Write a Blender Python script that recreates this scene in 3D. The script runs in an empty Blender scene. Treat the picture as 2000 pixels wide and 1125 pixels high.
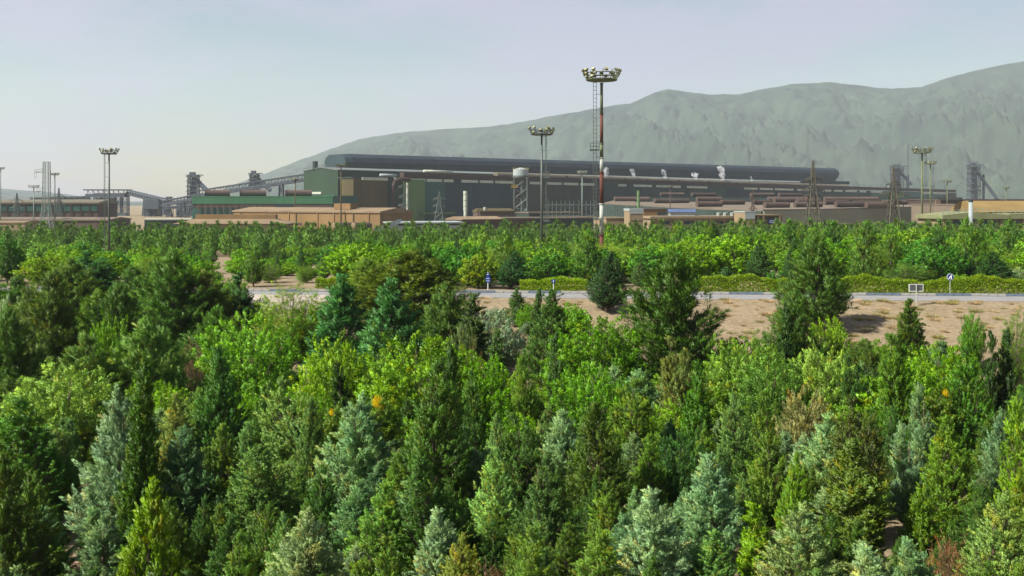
import bpy, bmesh, math, random
import numpy as np
from mathutils import Vector, Matrix, noise

random.seed(7)
SC = bpy.context.scene
COL = SC.collection
F, CZ, HOR = 2144.0, 14.0, 392.0        # focal length (px of a 2000 px wide picture), eye height, horizon row
R = math.radians

# ------------------------------------------------------------------ camera, sky, sun, exposure
cam = bpy.data.cameras.new('camera'); cam_o = bpy.data.objects.new('camera', cam); COL.objects.link(cam_o)
cam.sensor_width = 36; cam.lens = F/2000*36; cam.shift_y = -(562.5-HOR)/2000
cam.clip_start = 0.5; cam.clip_end = 40000
cam_o.location = (0, 0, CZ); cam_o.rotation_euler = (R(90), 0, 0)
SC.camera = cam_o

SUN_EL = 46.0
to_sun = Vector((-0.90, -0.44, 0)).normalized()*math.cos(R(SUN_EL)) + Vector((0, 0, math.sin(R(SUN_EL))))
world = bpy.data.worlds.new("World"); SC.world = world; world.use_nodes = True
wn = world.node_tree
bg = wn.nodes['Background']; bg.inputs['Strength'].default_value = 0.050
sky = wn.nodes.new('ShaderNodeTexSky'); sky.sky_type = 'NISHITA'; sky.sun_disc = False
sky.sun_elevation = R(SUN_EL); sky.sun_rotation = math.atan2(to_sun.x, to_sun.y)
sky.air_density = 1.6; sky.dust_density = 1.2; sky.ozone_density = 2.0; sky.altitude = 1600
# thin high veil over the whole sky: broad soft streaks, whiter towards the horizon
tcw = wn.nodes.new('ShaderNodeTexCoord'); mpw = wn.nodes.new('ShaderNodeMapping'); mpw.inputs['Scale'].default_value = (1.0, 1.0, 3.6)
nzw = wn.nodes.new('ShaderNodeTexNoise'); nzw.inputs['Scale'].default_value = 4.5; nzw.inputs['Detail'].default_value = 7; nzw.inputs['Roughness'].default_value = 0.55
rmw = wn.nodes.new('ShaderNodeMapRange'); rmw.inputs['From Min'].default_value = 0.42; rmw.inputs['From Max'].default_value = 0.64; rmw.inputs['To Min'].default_value = 0.0; rmw.inputs['To Max'].default_value = 0.74
mxw = wn.nodes.new('ShaderNodeMix'); mxw.data_type = 'RGBA'; mxw.inputs['B'].default_value = (5.6, 5.35, 7.1, 1)
wn.links.new(tcw.outputs['Generated'], mpw.inputs['Vector']); wn.links.new(mpw.outputs[0], nzw.inputs['Vector']); wn.links.new(nzw.outputs['Fac'], rmw.inputs['Value'])
wn.links.new(rmw.outputs[0], mxw.inputs['Factor']); wn.links.new(sky.outputs[0], mxw.inputs['A']); wn.links.new(mxw.outputs['Result'], bg.inputs['Color'])

sun = bpy.data.lights.new('sun', 'SUN'); sun.energy = 5.0; sun.angle = R(0.53); sun.color = (1.0, 0.95, 0.86)
sun_o = bpy.data.objects.new('sun', sun); COL.objects.link(sun_o)
sun_o.rotation_euler = to_sun.to_track_quat('Z', 'Y').to_euler(); sun_o.location = (-60, -40, 80)

SC.render.engine = 'CYCLES'
SC.view_settings.view_transform = 'Standard'; SC.view_settings.look = 'None'
SC.view_settings.exposure = 0.92; SC.view_settings.gamma = 1.0; SC.view_settings.use_curve_mapping = False
cy = SC.cycles
cy.max_bounces = 6; cy.diffuse_bounces = 3; cy.glossy_bounces = 2; cy.transmission_bounces = 4
cy.transparent_max_bounces = 8; cy.volume_bounces = 3; cy.use_denoising = True
cy.caustics_reflective = False; cy.caustics_refractive = False

# ------------------------------------------------------------------ materials
MATS = {}
def mat(name, col, rough=0.8, var=0.25, scale=0.3, metal=0.0, streak=False, col2=None, bump=0.0):
    if name in MATS: return MATS[name]
    m = bpy.data.materials.new(name); m.use_nodes = True; nt = m.node_tree
    b = nt.nodes['Principled BSDF']; b.inputs['Roughness'].default_value = rough; b.inputs['Metallic'].default_value = metal
    b.inputs['Specular IOR Level'].default_value = 0.25
    tc = nt.nodes.new('ShaderNodeTexCoord'); mp = nt.nodes.new('ShaderNodeMapping')
    mp.inputs['Scale'].default_value = (scale, scale, scale*(0.12 if streak else 1.0))
    nt.links.new(tc.outputs['Object'], mp.inputs['Vector'])
    n = nt.nodes.new('ShaderNodeTexNoise'); n.inputs['Scale'].default_value = 1.0; n.inputs['Detail'].default_value = 6; n.inputs['Roughness'].default_value = 0.65
    nt.links.new(mp.outputs[0], n.inputs['Vector'])
    r = nt.nodes.new('ShaderNodeValToRGB')
    c2 = col2 or tuple(max(0, c*(1-var)) for c in col)
    r.color_ramp.elements[0].position = 0.3; r.color_ramp.elements[0].color = (*c2, 1)
    r.color_ramp.elements[1].position = 0.7; r.color_ramp.elements[1].color = (*[min(1, c*(1+var*0.6)) for c in col], 1)
    nt.links.new(n.outputs['Fac'], r.inputs['Fac']); nt.links.new(r.outputs[0], b.inputs['Base Color'])
    if bump:
        bp = nt.nodes.new('ShaderNodeBump'); bp.inputs['Strength'].default_value = bump; bp.inputs['Distance'].default_value = 0.2
        nt.links.new(n.outputs['Fac'], bp.inputs['Height']); nt.links.new(bp.outputs[0], b.inputs['Normal'])
    MATS[name] = m
    return m

def foliage_material():
    m = bpy.data.materials.new('foliage'); m.use_nodes = True; nt = m.node_tree
    for n in list(nt.nodes): nt.nodes.remove(n)
    out = nt.nodes.new('ShaderNodeOutputMaterial')
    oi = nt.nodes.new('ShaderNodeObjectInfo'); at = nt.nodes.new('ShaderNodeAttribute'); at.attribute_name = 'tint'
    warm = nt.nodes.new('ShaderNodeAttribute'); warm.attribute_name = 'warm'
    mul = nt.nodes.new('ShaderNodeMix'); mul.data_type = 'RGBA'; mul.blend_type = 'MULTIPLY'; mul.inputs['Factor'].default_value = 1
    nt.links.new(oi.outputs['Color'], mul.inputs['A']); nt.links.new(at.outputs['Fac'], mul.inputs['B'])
    # some sprays are yellowed or browned: their own colour
    mx = nt.nodes.new('ShaderNodeMix'); mx.data_type = 'RGBA'; mx.blend_type = 'MULTIPLY'
    mx.inputs['B'].default_value = (1.7, 1.0, 0.55, 1)
    nt.links.new(warm.outputs['Fac'], mx.inputs['Factor']); nt.links.new(mul.outputs['Result'], mx.inputs['A'])
    tcf = nt.nodes.new('ShaderNodeTexCoord'); nf = nt.nodes.new('ShaderNodeTexNoise'); nf.inputs['Scale'].default_value = 1.1; nf.inputs['Detail'].default_value = 3
    rf_ = nt.nodes.new('ShaderNodeMapRange'); rf_.inputs['From Min'].default_value = 0.4; rf_.inputs['From Max'].default_value = 0.7; rf_.inputs['To Max'].default_value = 0.5
    my = nt.nodes.new('ShaderNodeMix'); my.data_type = 'RGBA'; my.blend_type = 'MULTIPLY'; my.inputs['B'].default_value = (1.45, 1.12, 0.62, 1)
    nt.links.new(tcf.outputs['Object'], nf.inputs['Vector']); nt.links.new(nf.outputs['Fac'], rf_.inputs['Value']); nt.links.new(rf_.outputs[0], my.inputs['Factor'])
    nt.links.new(mx.outputs['Result'], my.inputs['A']); mx = my
    hs = nt.nodes.new('ShaderNodeHueSaturation'); hs.inputs['Saturation'].default_value = 1.08
    mr = nt.nodes.new('ShaderNodeMapRange'); mr.inputs['To Min'].default_value = 0.85; mr.inputs['To Max'].default_value = 1.15
    nt.links.new(oi.outputs['Random'], mr.inputs['Value']); nt.links.new(mr.outputs[0], hs.inputs['Value'])
    nt.links.new(mx.outputs['Result'], hs.inputs['Color'])
    d = nt.nodes.new('ShaderNodeBsdfDiffuse'); t = nt.nodes.new('ShaderNodeBsdfTranslucent')
    g = nt.nodes.new('ShaderNodeBsdfGlossy'); g.inputs['Roughness'].default_value = 0.5; g.inputs['Color'].default_value = (0.8, 0.85, 0.8, 1)
    nt.links.new(hs.outputs[0], d.inputs['Color']); nt.links.new(hs.outputs[0], t.inputs['Color'])
    ms = nt.nodes.new('ShaderNodeMixShader'); ms.inputs[0].default_value = 0.30
    nt.links.new(d.outputs[0], ms.inputs[1]); nt.links.new(t.outputs[0], ms.inputs[2])
    m2 = nt.nodes.new('ShaderNodeMixShader'); m2.inputs[0].default_value = 0.025
    nt.links.new(ms.outputs[0], m2.inputs[1]); nt.links.new(g.outputs[0], m2.inputs[2])
    nt.links.new(m2.outputs[0], out.inputs['Surface'])
    return m
FOL = foliage_material()
BARK = mat('bark', (0.13, 0.095, 0.07), 0.9, 0.4, 3)

def volume_material(name, density, color, aniso=0.0):
    m = bpy.data.materials.new(name); m.use_nodes = True; nt = m.node_tree
    for n in list(nt.nodes): nt.nodes.remove(n)
    out = nt.nodes.new('ShaderNodeOutputMaterial'); v = nt.nodes.new('ShaderNodeVolumePrincipled')
    v.inputs['Density'].default_value = density; v.inputs['Color'].default_value = (*color, 1); v.inputs['Anisotropy'].default_value = aniso
    nt.links.new(v.outputs[0], out.inputs['Volume'])
    return m

# ------------------------------------------------------------------ helpers
def W(px, py, Y): return Vector(((px-1000)*Y/F, Y, CZ-(py-HOR)*Y/F))
def sstep(a, b, x):
    t = min(1, max(0, (x-a)/(b-a))); return t*t*(3-2*t)
def gz(x, y):
    yy = y+0.08*x if y > 30 else y
    z = 5.0*min(1, max(0, (yy-75)/26))**0.85 if yy < 101 else 5.0
    if yy > 115: z -= 3.3*sstep(112, 250, yy)
    if y > 245: z -= 2.7*sstep(245, 360, y)
    if y > 400: z += 0
    return z

class MB:
    def __init__(s): s.v = []; s.f = []
    def poly(s, pts, faces):
        k = len(s.v); s.v += [tuple(p) for p in pts]; s.f += [tuple(i+k for i in f) for f in faces]; return s
    def box(s, c, size, e=(1, 0, 0), n=None):
        e = Vector(e); n = Vector(n) if n is not None else Vector((e.y, -e.x, 0)); z = Vector((0, 0, 1)); c = Vector(c)
        hx, hy, hz = size[0]/2, size[1]/2, size[2]/2
        pts = [c+e*(i*hx)+n*(j*hy)+z*(k*hz) for i in (-1, 1) for j in (-1, 1) for k in (-1, 1)]
        return s.poly(pts, [(0, 1, 3, 2), (4, 6, 7, 5), (0, 4, 5, 1), (2, 3, 7, 6), (0, 2, 6, 4), (1, 5, 7, 3)])
    def tube(s, p, q, r0, r1=None, n=8, caps=True):
        p, q = Vector(p), Vector(q); r1 = r0 if r1 is None else r1
        d = (q-p).normalized(); a = d.orthogonal().normalized(); b = d.cross(a)
        pts = []
        for c, r in ((p, r0), (q, r1)):
            for i in range(n):
                t = 2*math.pi*(i+.5)/n; pts.append(c+a*(math.cos(t)*r)+b*(math.sin(t)*r))
        fs = [(i, (i+1) % n, n+(i+1) % n, n+i) for i in range(n)]
        if caps: fs += [tuple(range(n-1, -1, -1)), tuple(range(n, 2*n))]
        return s.poly(pts, fs)
    def bar(s, p, q, w): return s.tube(p, q, w*0.707, n=4)
    def extrude(s, sec, a, b, e_n):          # section [(v,z)] swept from a to b; v along e_n
        a, b, e_n = Vector(a), Vector(b), Vector(e_n); k = len(sec)
        pts = [o+e_n*v+Vector((0, 0, z)) for o in (a, b) for v, z in sec]
        fs = [(i, (i+1) % k, k+(i+1) % k, k+i) for i in range(k)]+[tuple(range(k-1, -1, -1)), tuple(range(k, 2*k))]
        return s.poly(pts, fs)

def mesh_obj(name, mb, m, parent=None, smooth=False):
    me = bpy.data.meshes.new(name)
    vs = mb.v
    if parent is not None:
        L = parent
        off = Vector((0, 0, 0))
        while L is not None: off += L.location; L = L.parent
        vs = [(x-off.x, y-off.y, z-off.z) for x, y, z in vs]
    me.from_pydata(vs, [], mb.f); me.materials.append(m)
    if len(mb.f) < 30000:                     # outward normals everywhere (a volume needs them)
        bm = bmesh.new(); bm.from_mesh(me); bmesh.ops.recalc_face_normals(bm, faces=bm.faces); bm.to_mesh(me); bm.free()
    if smooth:
        me.polygons.foreach_set('use_smooth', [True]*len(me.polygons))
    me.update()
    o = bpy.data.objects.new(name, me); COL.objects.link(o)
    if parent is not None: o.parent = parent
    return o
def empty(name, loc):
    o = bpy.data.objects.new(name, None); COL.objects.link(o); o.location = loc; o.empty_display_size = 0.3; return o
def tag(o, label=None, cat=None, group=None, kind=None):
    if label: o['label'] = label
    if cat: o['category'] = cat
    if group: o['group'] = group
    if kind: o['kind'] = kind
    return o
def thing(name, loc, label, cat, group=None): return tag(empty(name, loc), label, cat, group)
def base(px, Y):
    x = (px-1000)*Y/F; return Vector((x, Y, gz(x, Y)))

# ------------------------------------------------------------------ ground
def ground():
    ys = [-400, -200, -80, -20, 0, 10, 20]+list(np.arange(26, 130, 1.5))+list(np.arange(132, 380, 8))+[400, 450, 520, 620, 760, 950, 1300, 1800, 2500, 3500, 5000, 7600]
    us = np.linspace(-1, 1, 121)
    pts, fs = [], []
    for y in ys:
        half = max(160, abs(y)*1.1) if y < 700 else min(7300, y*1.1)
        for u in us:
            x = u*half
            z = gz(x, y)
            if 26 < y < 130:
                yy = y+0.08*x
                amp = 0.12 if yy < 76 else (0.20 if yy < 100 else 0.0)
                z += amp*noise.fractal(Vector((x*0.5, y*0.5, 0)), 0.8, 2.0, 4)
            pts.append((x, y, z))
    n = len(us)
    for j in range(len(ys)-1):
        for i in range(n-1):
            a = j*n+i; fs.append((a, a+1, a+n+1, a+n))
    m = bpy.data.materials.new('dry_ground'); m.use_nodes = True; nt = m.node_tree; b = nt.nodes['Principled BSDF']; b.inputs['Roughness'].default_value = 0.95
    b.inputs['Specular IOR Level'].default_value = 0.1
    tc = nt.nodes.new('ShaderNodeTexCoord')
    def nz(s, det):
        k = nt.nodes.new('ShaderNodeTexNoise'); k.inputs['Scale'].default_value = s; k.inputs['Detail'].default_value = det; k.inputs['Roughness'].default_value = 0.7
        nt.links.new(tc.outputs['Object'], k.inputs['Vector']); return k
    n1, n2 = nz(0.35, 8), nz(3.0, 6)
    r1 = nt.nodes.new('ShaderNodeValToRGB'); cr = r1.color_ramp
    cr.elements[0].position = 0.30; cr.elements[0].color = (0.21, 0.165, 0.10, 1)
    cr.elements[1].position = 0.62; cr.elements[1].color = (0.31, 0.245, 0.16, 1)
    e = cr.elements.new(0.45); e.color = (0.265, 0.21, 0.135, 1)
    nt.links.new(n1.outputs['Fac'], r1.inputs['Fac'])
    r2 = nt.nodes.new('ShaderNodeValToRGB'); r2.color_ramp.elements[0].position = 0.35; r2.color_ramp.elements[0].color = (0.60, 0.57, 0.49, 1)
    r2.color_ramp.elements[1].position = 0.65; r2.color_ramp.elements[1].color = (1, 1, 1, 1)
    nt.links.new(n2.outputs['Fac'], r2.inputs['Fac'])
    mx = nt.nodes.new('ShaderNodeMix'); mx.data_type = 'RGBA'; mx.blend_type = 'MULTIPLY'; mx.inputs['Factor'].default_value = 0.9
    nt.links.new(r1.outputs[0], mx.inputs['A']); nt.links.new(r2.outputs[0], mx.inputs['B']); nt.links.new(mx.outputs['Result'], b.inputs['Base Color'])
    bp = nt.nodes.new('ShaderNodeBump'); bp.inputs['Strength'].default_value = 0.6; bp.inputs['Distance'].default_value = 0.15
    nt.links.new(n2.outputs['Fac'], bp.inputs['Height']); nt.links.new(bp.outputs[0], b.inputs['Normal'])
    tag(mesh_obj('ground', MB().poly(pts, fs), m, smooth=True), kind='structure')
ground()

# ------------------------------------------------------------------ mountains
def mountains():
    ridge = [(-600, 330), (-200, 352), (60, 372), (250, 392), (380, 398), (440, 366), (560, 322), (700, 270), (780, 258), (880, 250), (940, 247), (1000, 240), (1080, 225), (1150, 212), (1230, 200), (1275, 180), (1305, 172),
             (1380, 183), (1440, 183), (1490, 172), (1560, 161), (1620, 158), (1680, 165), (1740, 172), (1800, 168), (1850, 150), (1920, 132), (2000, 117), (2150, 96), (2350, 110), (2600, 90), (2900, 130)]
    rx, ry = zip(*ridge)
    pxs = np.linspace(-600, 2900, 800); nr = 190
    pts, fs = [], []
    for px in pxs:
        u = (px-1000)/F
        py = np.interp(px, rx, ry)+2.5*noise.fractal(Vector((px*0.018, 3, 0)), 0.9, 2.0, 5)
        Rd = 5600+600*(1-sstep(500, 1300, px))+500*(1-sstep(300, 430, px))
        Hh = max(4, (HOR-py)*Rd/F+CZ+1)
        d0 = 2900
        for j in range(nr):
            t = j/(nr-1)*1.12
            d = d0+(Rd-d0)*t
            prof = (t**1.7) if t <= 1 else max(0.0, 1-(t-1)*4)
            x = u*d
            g = 1.0-abs(noise.fractal(Vector((x*0.0011+d*0.0004, d*0.00035, 1.7)), 0.7, 2.1, 6))*1.5
            g2 = noise.fractal(Vector((x*0.0052, d*0.0024, 5.1)), 0.5, 2.2, 6)
            env = math.sin(min(1, t)*math.pi)**0.8 if t < 1 else 0
            z = -2+Hh*prof+Hh*0.36*env*(g-0.62)+Hh*0.16*env*g2
            if t < 1:      # stay under the ridge as the photograph's skyline does
                z = min(z, CZ+(Hh-CZ)*d/Rd*0.985)
            pts.append((x, d, max(z, -1.5)))
    for i in range(len(pxs)-1):
        for j in range(nr-1):
            a = i*nr+j; fs.append((a, a+nr, a+nr+1, a+1))
    m = mat('mountain_rock', (0.040, 0.060, 0.034), 0.95, 0.35, 0.008, col2=(0.006, 0.018, 0.014))
    tag(mesh_obj('mountains', MB().poly(pts, fs), m, smooth=True), kind='structure')
mountains()

haze = MB().box((0, 3600, 445), (16000, 9000, 896), (1, 0, 0))
hz = mesh_obj('haze', haze, volume_material('haze_air', 0.8e-4, (0.84, 0.93, 1.0), 0.2)); tag(hz, kind='stuff')

# ------------------------------------------------------------------ plant: building materials
SLATE = mat('slate_sheet', (0.020, 0.031, 0.042), 0.9, 0.22, 0.05, streak=True)
SLATE2 = mat('slate_sheet_rib', (0.015, 0.024, 0.033), 0.9, 0.2, 0.05)
TEAL = mat('teal_sheet', (0.022, 0.085, 0.066), 0.6, 0.25, 0.06, streak=True)
DGREEN = mat('dark_green_sheet', (0.025, 0.052, 0.028), 0.75, 0.25, 0.06, streak=True)
GREEN = mat('green_sheet', (0.04, 0.14, 0.062), 0.6, 0.25, 0.08, streak=True)
LGREEN = mat('light_green_sheet', (0.095, 0.18, 0.055), 0.6, 0.3, 0.08, streak=True)
OLIVE = mat('olive_rust_sheet', (0.085, 0.066, 0.026), 0.8, 0.4, 0.08, streak=True)
BROWN = mat('brown_sheet', (0.082, 0.058, 0.044), 0.8, 0.3, 0.08, streak=True)
DBROWN = mat('dark_brown_sheet', (0.058, 0.038, 0.030), 0.8, 0.3, 0.08, streak=True)
DGREY = mat('dark_grey_sheet', (0.030, 0.050, 0.042), 0.8, 0.3, 0.06, streak=True)
PALE = mat('pale_translucent_sheet', (0.42, 0.45, 0.36), 0.6, 0.25, 0.2)
BEIGE = mat('beige_sheet', (0.145, 0.125, 0.085), 0.7, 0.25, 0.1)
SAND = mat('sand_render', (0.25, 0.19, 0.112), 0.85, 0.2, 0.15, streak=True)
ORANGE = mat('orange_sheet', (0.20, 0.125, 0.052), 0.8, 0.25, 0.12, streak=True)
ORANGE2 = mat('dusty_orange_roof', (0.215, 0.155, 0.09), 0.85, 0.25, 0.1)
PINK = mat('pink_dust', (0.155, 0.122, 0.088), 0.9, 0.25, 0.05)
ROSE = mat('rose_brown_drum', (0.095, 0.064, 0.05), 0.8, 0.3, 0.15)
GREYW = mat('grey_white_sheet', (0.30, 0.34, 0.33), 0.7, 0.2, 0.1)
PGREY = mat('pale_olive_wall', (0.20, 0.20, 0.145), 0.85, 0.12, 0.08)
STEEL = mat('dark_steel', (0.055, 0.07, 0.085), 0.6, 0.25, 0.3)
GALV = mat('galvanised_steel', (0.10, 0.12, 0.105), 0.5, 0.25, 0.5, metal=0.2)
GALVL = mat('pale_galvanised', (0.19, 0.24, 0.21), 0.6, 0.25, 0.5)
WHITE = mat('white_paint', (0.38, 0.40, 0.35), 0.6, 0.12, 0.6, streak=True)
RUST = mat('red_oxide_paint', (0.115, 0.038, 0.022), 0.7, 0.3, 0.8, streak=True)
MAST_G = mat('weathered_mast', (0.12, 0.14, 0.065), 0.6, 0.35, 0.8, streak=True)
LAMPY = mat('lamp_housing', (0.34, 0.33, 0.16), 0.5, 0.35, 2.0)
LAMPD = mat('lamp_dark', (0.07, 0.075, 0.035), 0.5, 0.2, 2.0)
GLASS = mat('dark_window_glass', (0.035, 0.055, 0.06), 0.15, 0.3, 0.5)
BLUE = mat('sign_blue', (0.010, 0.045, 0.20), 0.5, 0.1, 2)
BLUEG = mat('tarpaulin_blue', (0.09, 0.13, 0.26), 0.6, 0.25, 0.4)
SIGNW = mat('sign_white', (0.75, 0.75, 0.72), 0.5, 0.08, 2)
YELLOW = mat('yellow_platform', (0.35, 0.24, 0.03), 0.6, 0.3, 0.5)
CANVAS = mat('tan_canvas', (0.22, 0.15, 0.05), 0.9, 0.25, 0.08)

SLATET = mat('slate_teal_sheet', (0.024, 0.046, 0.052), 0.8, 0.35, 0.05, streak=True)
MIDG = mat('mid_galvanised', (0.075, 0.10, 0.085), 0.6, 0.25, 0.5)
ROOFG = mat('dull_roof_sheet', (0.13, 0.15, 0.14), 0.8, 0.25, 0.1)
UMBER = mat('umber_grey_sheet', (0.046, 0.046, 0.040), 0.8, 0.35, 0.07, streak=True)
class Hall:                                   # a straight front wall in plan, from (pxa, Ya) to (pxb, Yb)
    def __init__(s, pxa, Ya, pxb, Yb):
        s.a = Vector(((pxa-1000)*Ya/F, Ya, 0)); s.b = Vector(((pxb-1000)*Yb/F, Yb, 0))
        s.L = (s.b-s.a).length; s.e = (s.b-s.a)/s.L; s.n = Vector((s.e.y, -s.e.x, 0))
    def at(s, px):                            # distance along the wall seen at column px
        u = (px-1000)/F; return (s.a.x-u*s.a.y)/(u*s.e.y-s.e.x)
    def p(s, t, v=0, z=0): return s.a+s.e*t+s.n*v+Vector((0, 0, z))
    def slab(s, mb, t0, t1, v0, v1, za, zb, za1=None, zb1=None):
        za1 = za if za1 is None else za1; zb1 = zb if zb1 is None else zb1
        pts = [s.p(t0, v0, za), s.p(t1, v0, za1), s.p(t1, v1, za1), s.p(t0, v1, za), s.p(t0, v0, zb), s.p(t1, v0, zb1), s.p(t1, v1, zb1), s.p(t0, v1, zb)]
        return mb.poly(pts, [(0, 3, 2, 1), (4, 5, 6, 7), (0, 1, 5, 4), (2, 3, 7, 6), (1, 2, 6, 5), (0, 4, 7, 3)])

# ---- the long dark storage hall
def storage_hall():
    h = Hall(690, 900, 1640, 1440); root = thing('storage_hall', h.p(h.L/2, 0, -1), 'very long dark slate barrel roofed storage hall against the mountains', 'building')
    sec = [(-9, -15), (-9, -1), (-14, 5), (-16, 9), (-14, 13), (-9, 16), (9, 16), (14, 13), (16, 9), (14, 5), (9, -1), (9, -15)]
    sec = [(v-16, z+36.6) for v, z in sec]
    rise = Vector((0, 0, 4.0))
    mesh_obj('barrel_roof', MB().extrude(sec, h.p(0), h.p(h.L)+rise, h.n), SLATE, root)
    cap = [(-16+(v+16)*0.96, 46+(z-46)*0.94) for v, z in sec]
    mesh_obj('end_bay', MB().extrude(cap, h.p(-7), h.p(-0.05), h.n), SLATET, root)
    lo = MB(); h.slab(lo, 0, h.L, -25, -7.05, -1, 21.5); mesh_obj('lower_wall', lo, DGREY, root)
    me = None
    for i in range(1, 26):
        t = i*h.L/26; k = 4*t/h.L
        if me is None:
            rsec = [(-16+(v+16)*1.012, 46+(z-46)*1.012) for v, z in sec[6:11]]+[(v, z) for v, z in reversed(sec[6:11])]
            mb = MB().extrude(rsec, h.p(t-0.3)+Vector((0, 0, k)), h.p(t+0.3)+Vector((0, 0, k)), h.n); o0 = mesh_obj('roof_rib', mb, SLATE2, root); me = o0; t00, k00 = t, k
        else:
            o = me.copy(); COL.objects.link(o); o.parent = root; o.location = h.e*(t-t00)+Vector((0, 0, k-k00))
storage_hall()

# ---- green process hall and the lower long hall in front of it
H1 = Hall(660, 735, 1640, 1330)
def process_hall():
    root = thing('process_hall', H1.p(0, 0, -1), 'tall dark green gabled process hall at the left end of the long works', 'building')
    sec = [(0, -1), (0, 34.4), (-18, 36.4), (-36, 34.4), (-36, -1)]
    mesh_obj('wall', MB().extrude(sec, H1.p(0), H1.p(H1.L), H1.n), DGREEN, root)
    mb = MB().extrude([(0.4, 34.2), (0.4, 34.9), (-18, 36.9), (-36.4, 34.9), (-36.4, 34.2), (-18, 36.42)], H1.p(-0.5), H1.p(H1.L+.5), H1.n); mesh_obj('roof', mb, ROOFG, root)
    mb = MB().tube(H1.p(1, -25, 35.4), H1.p(1, -25, 41), 1.9, n=10); mesh_obj('roof_vent', mb, DGREY, root)
    gb = H1.n*-1
    def gable(v0, v1, z0, z1, d=0.5): 
        m = MB(); H1.slab(m, -d, -0.003, v1, v0, z0, z1); return m
    mesh_obj('window', gable(-27, -17, 18.5, 20), PALE, root)
    mesh_obj('door', gable(-29, -16.5, 13.5, 18.2, .35), SLATE, root)
    mb = MB()
    for k in range(22):
        v = -36+k*1.7; z = 34.9+2*(1-abs(v+18)/18)
        mb.bar(H1.p(0, v, z), H1.p(0, v, z+1.2), 0.1)
    mb.bar(H1.p(0, -36, 36.1), H1.p(0, -18, 38.1), .12); mb.bar(H1.p(0, -18, 38.1), H1.p(0, 0, 36.1), .12)
    mesh_obj('roof_railing', mb, GALV, root)
    # upper side band of brown and dark sheeting
process_hall()

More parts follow.
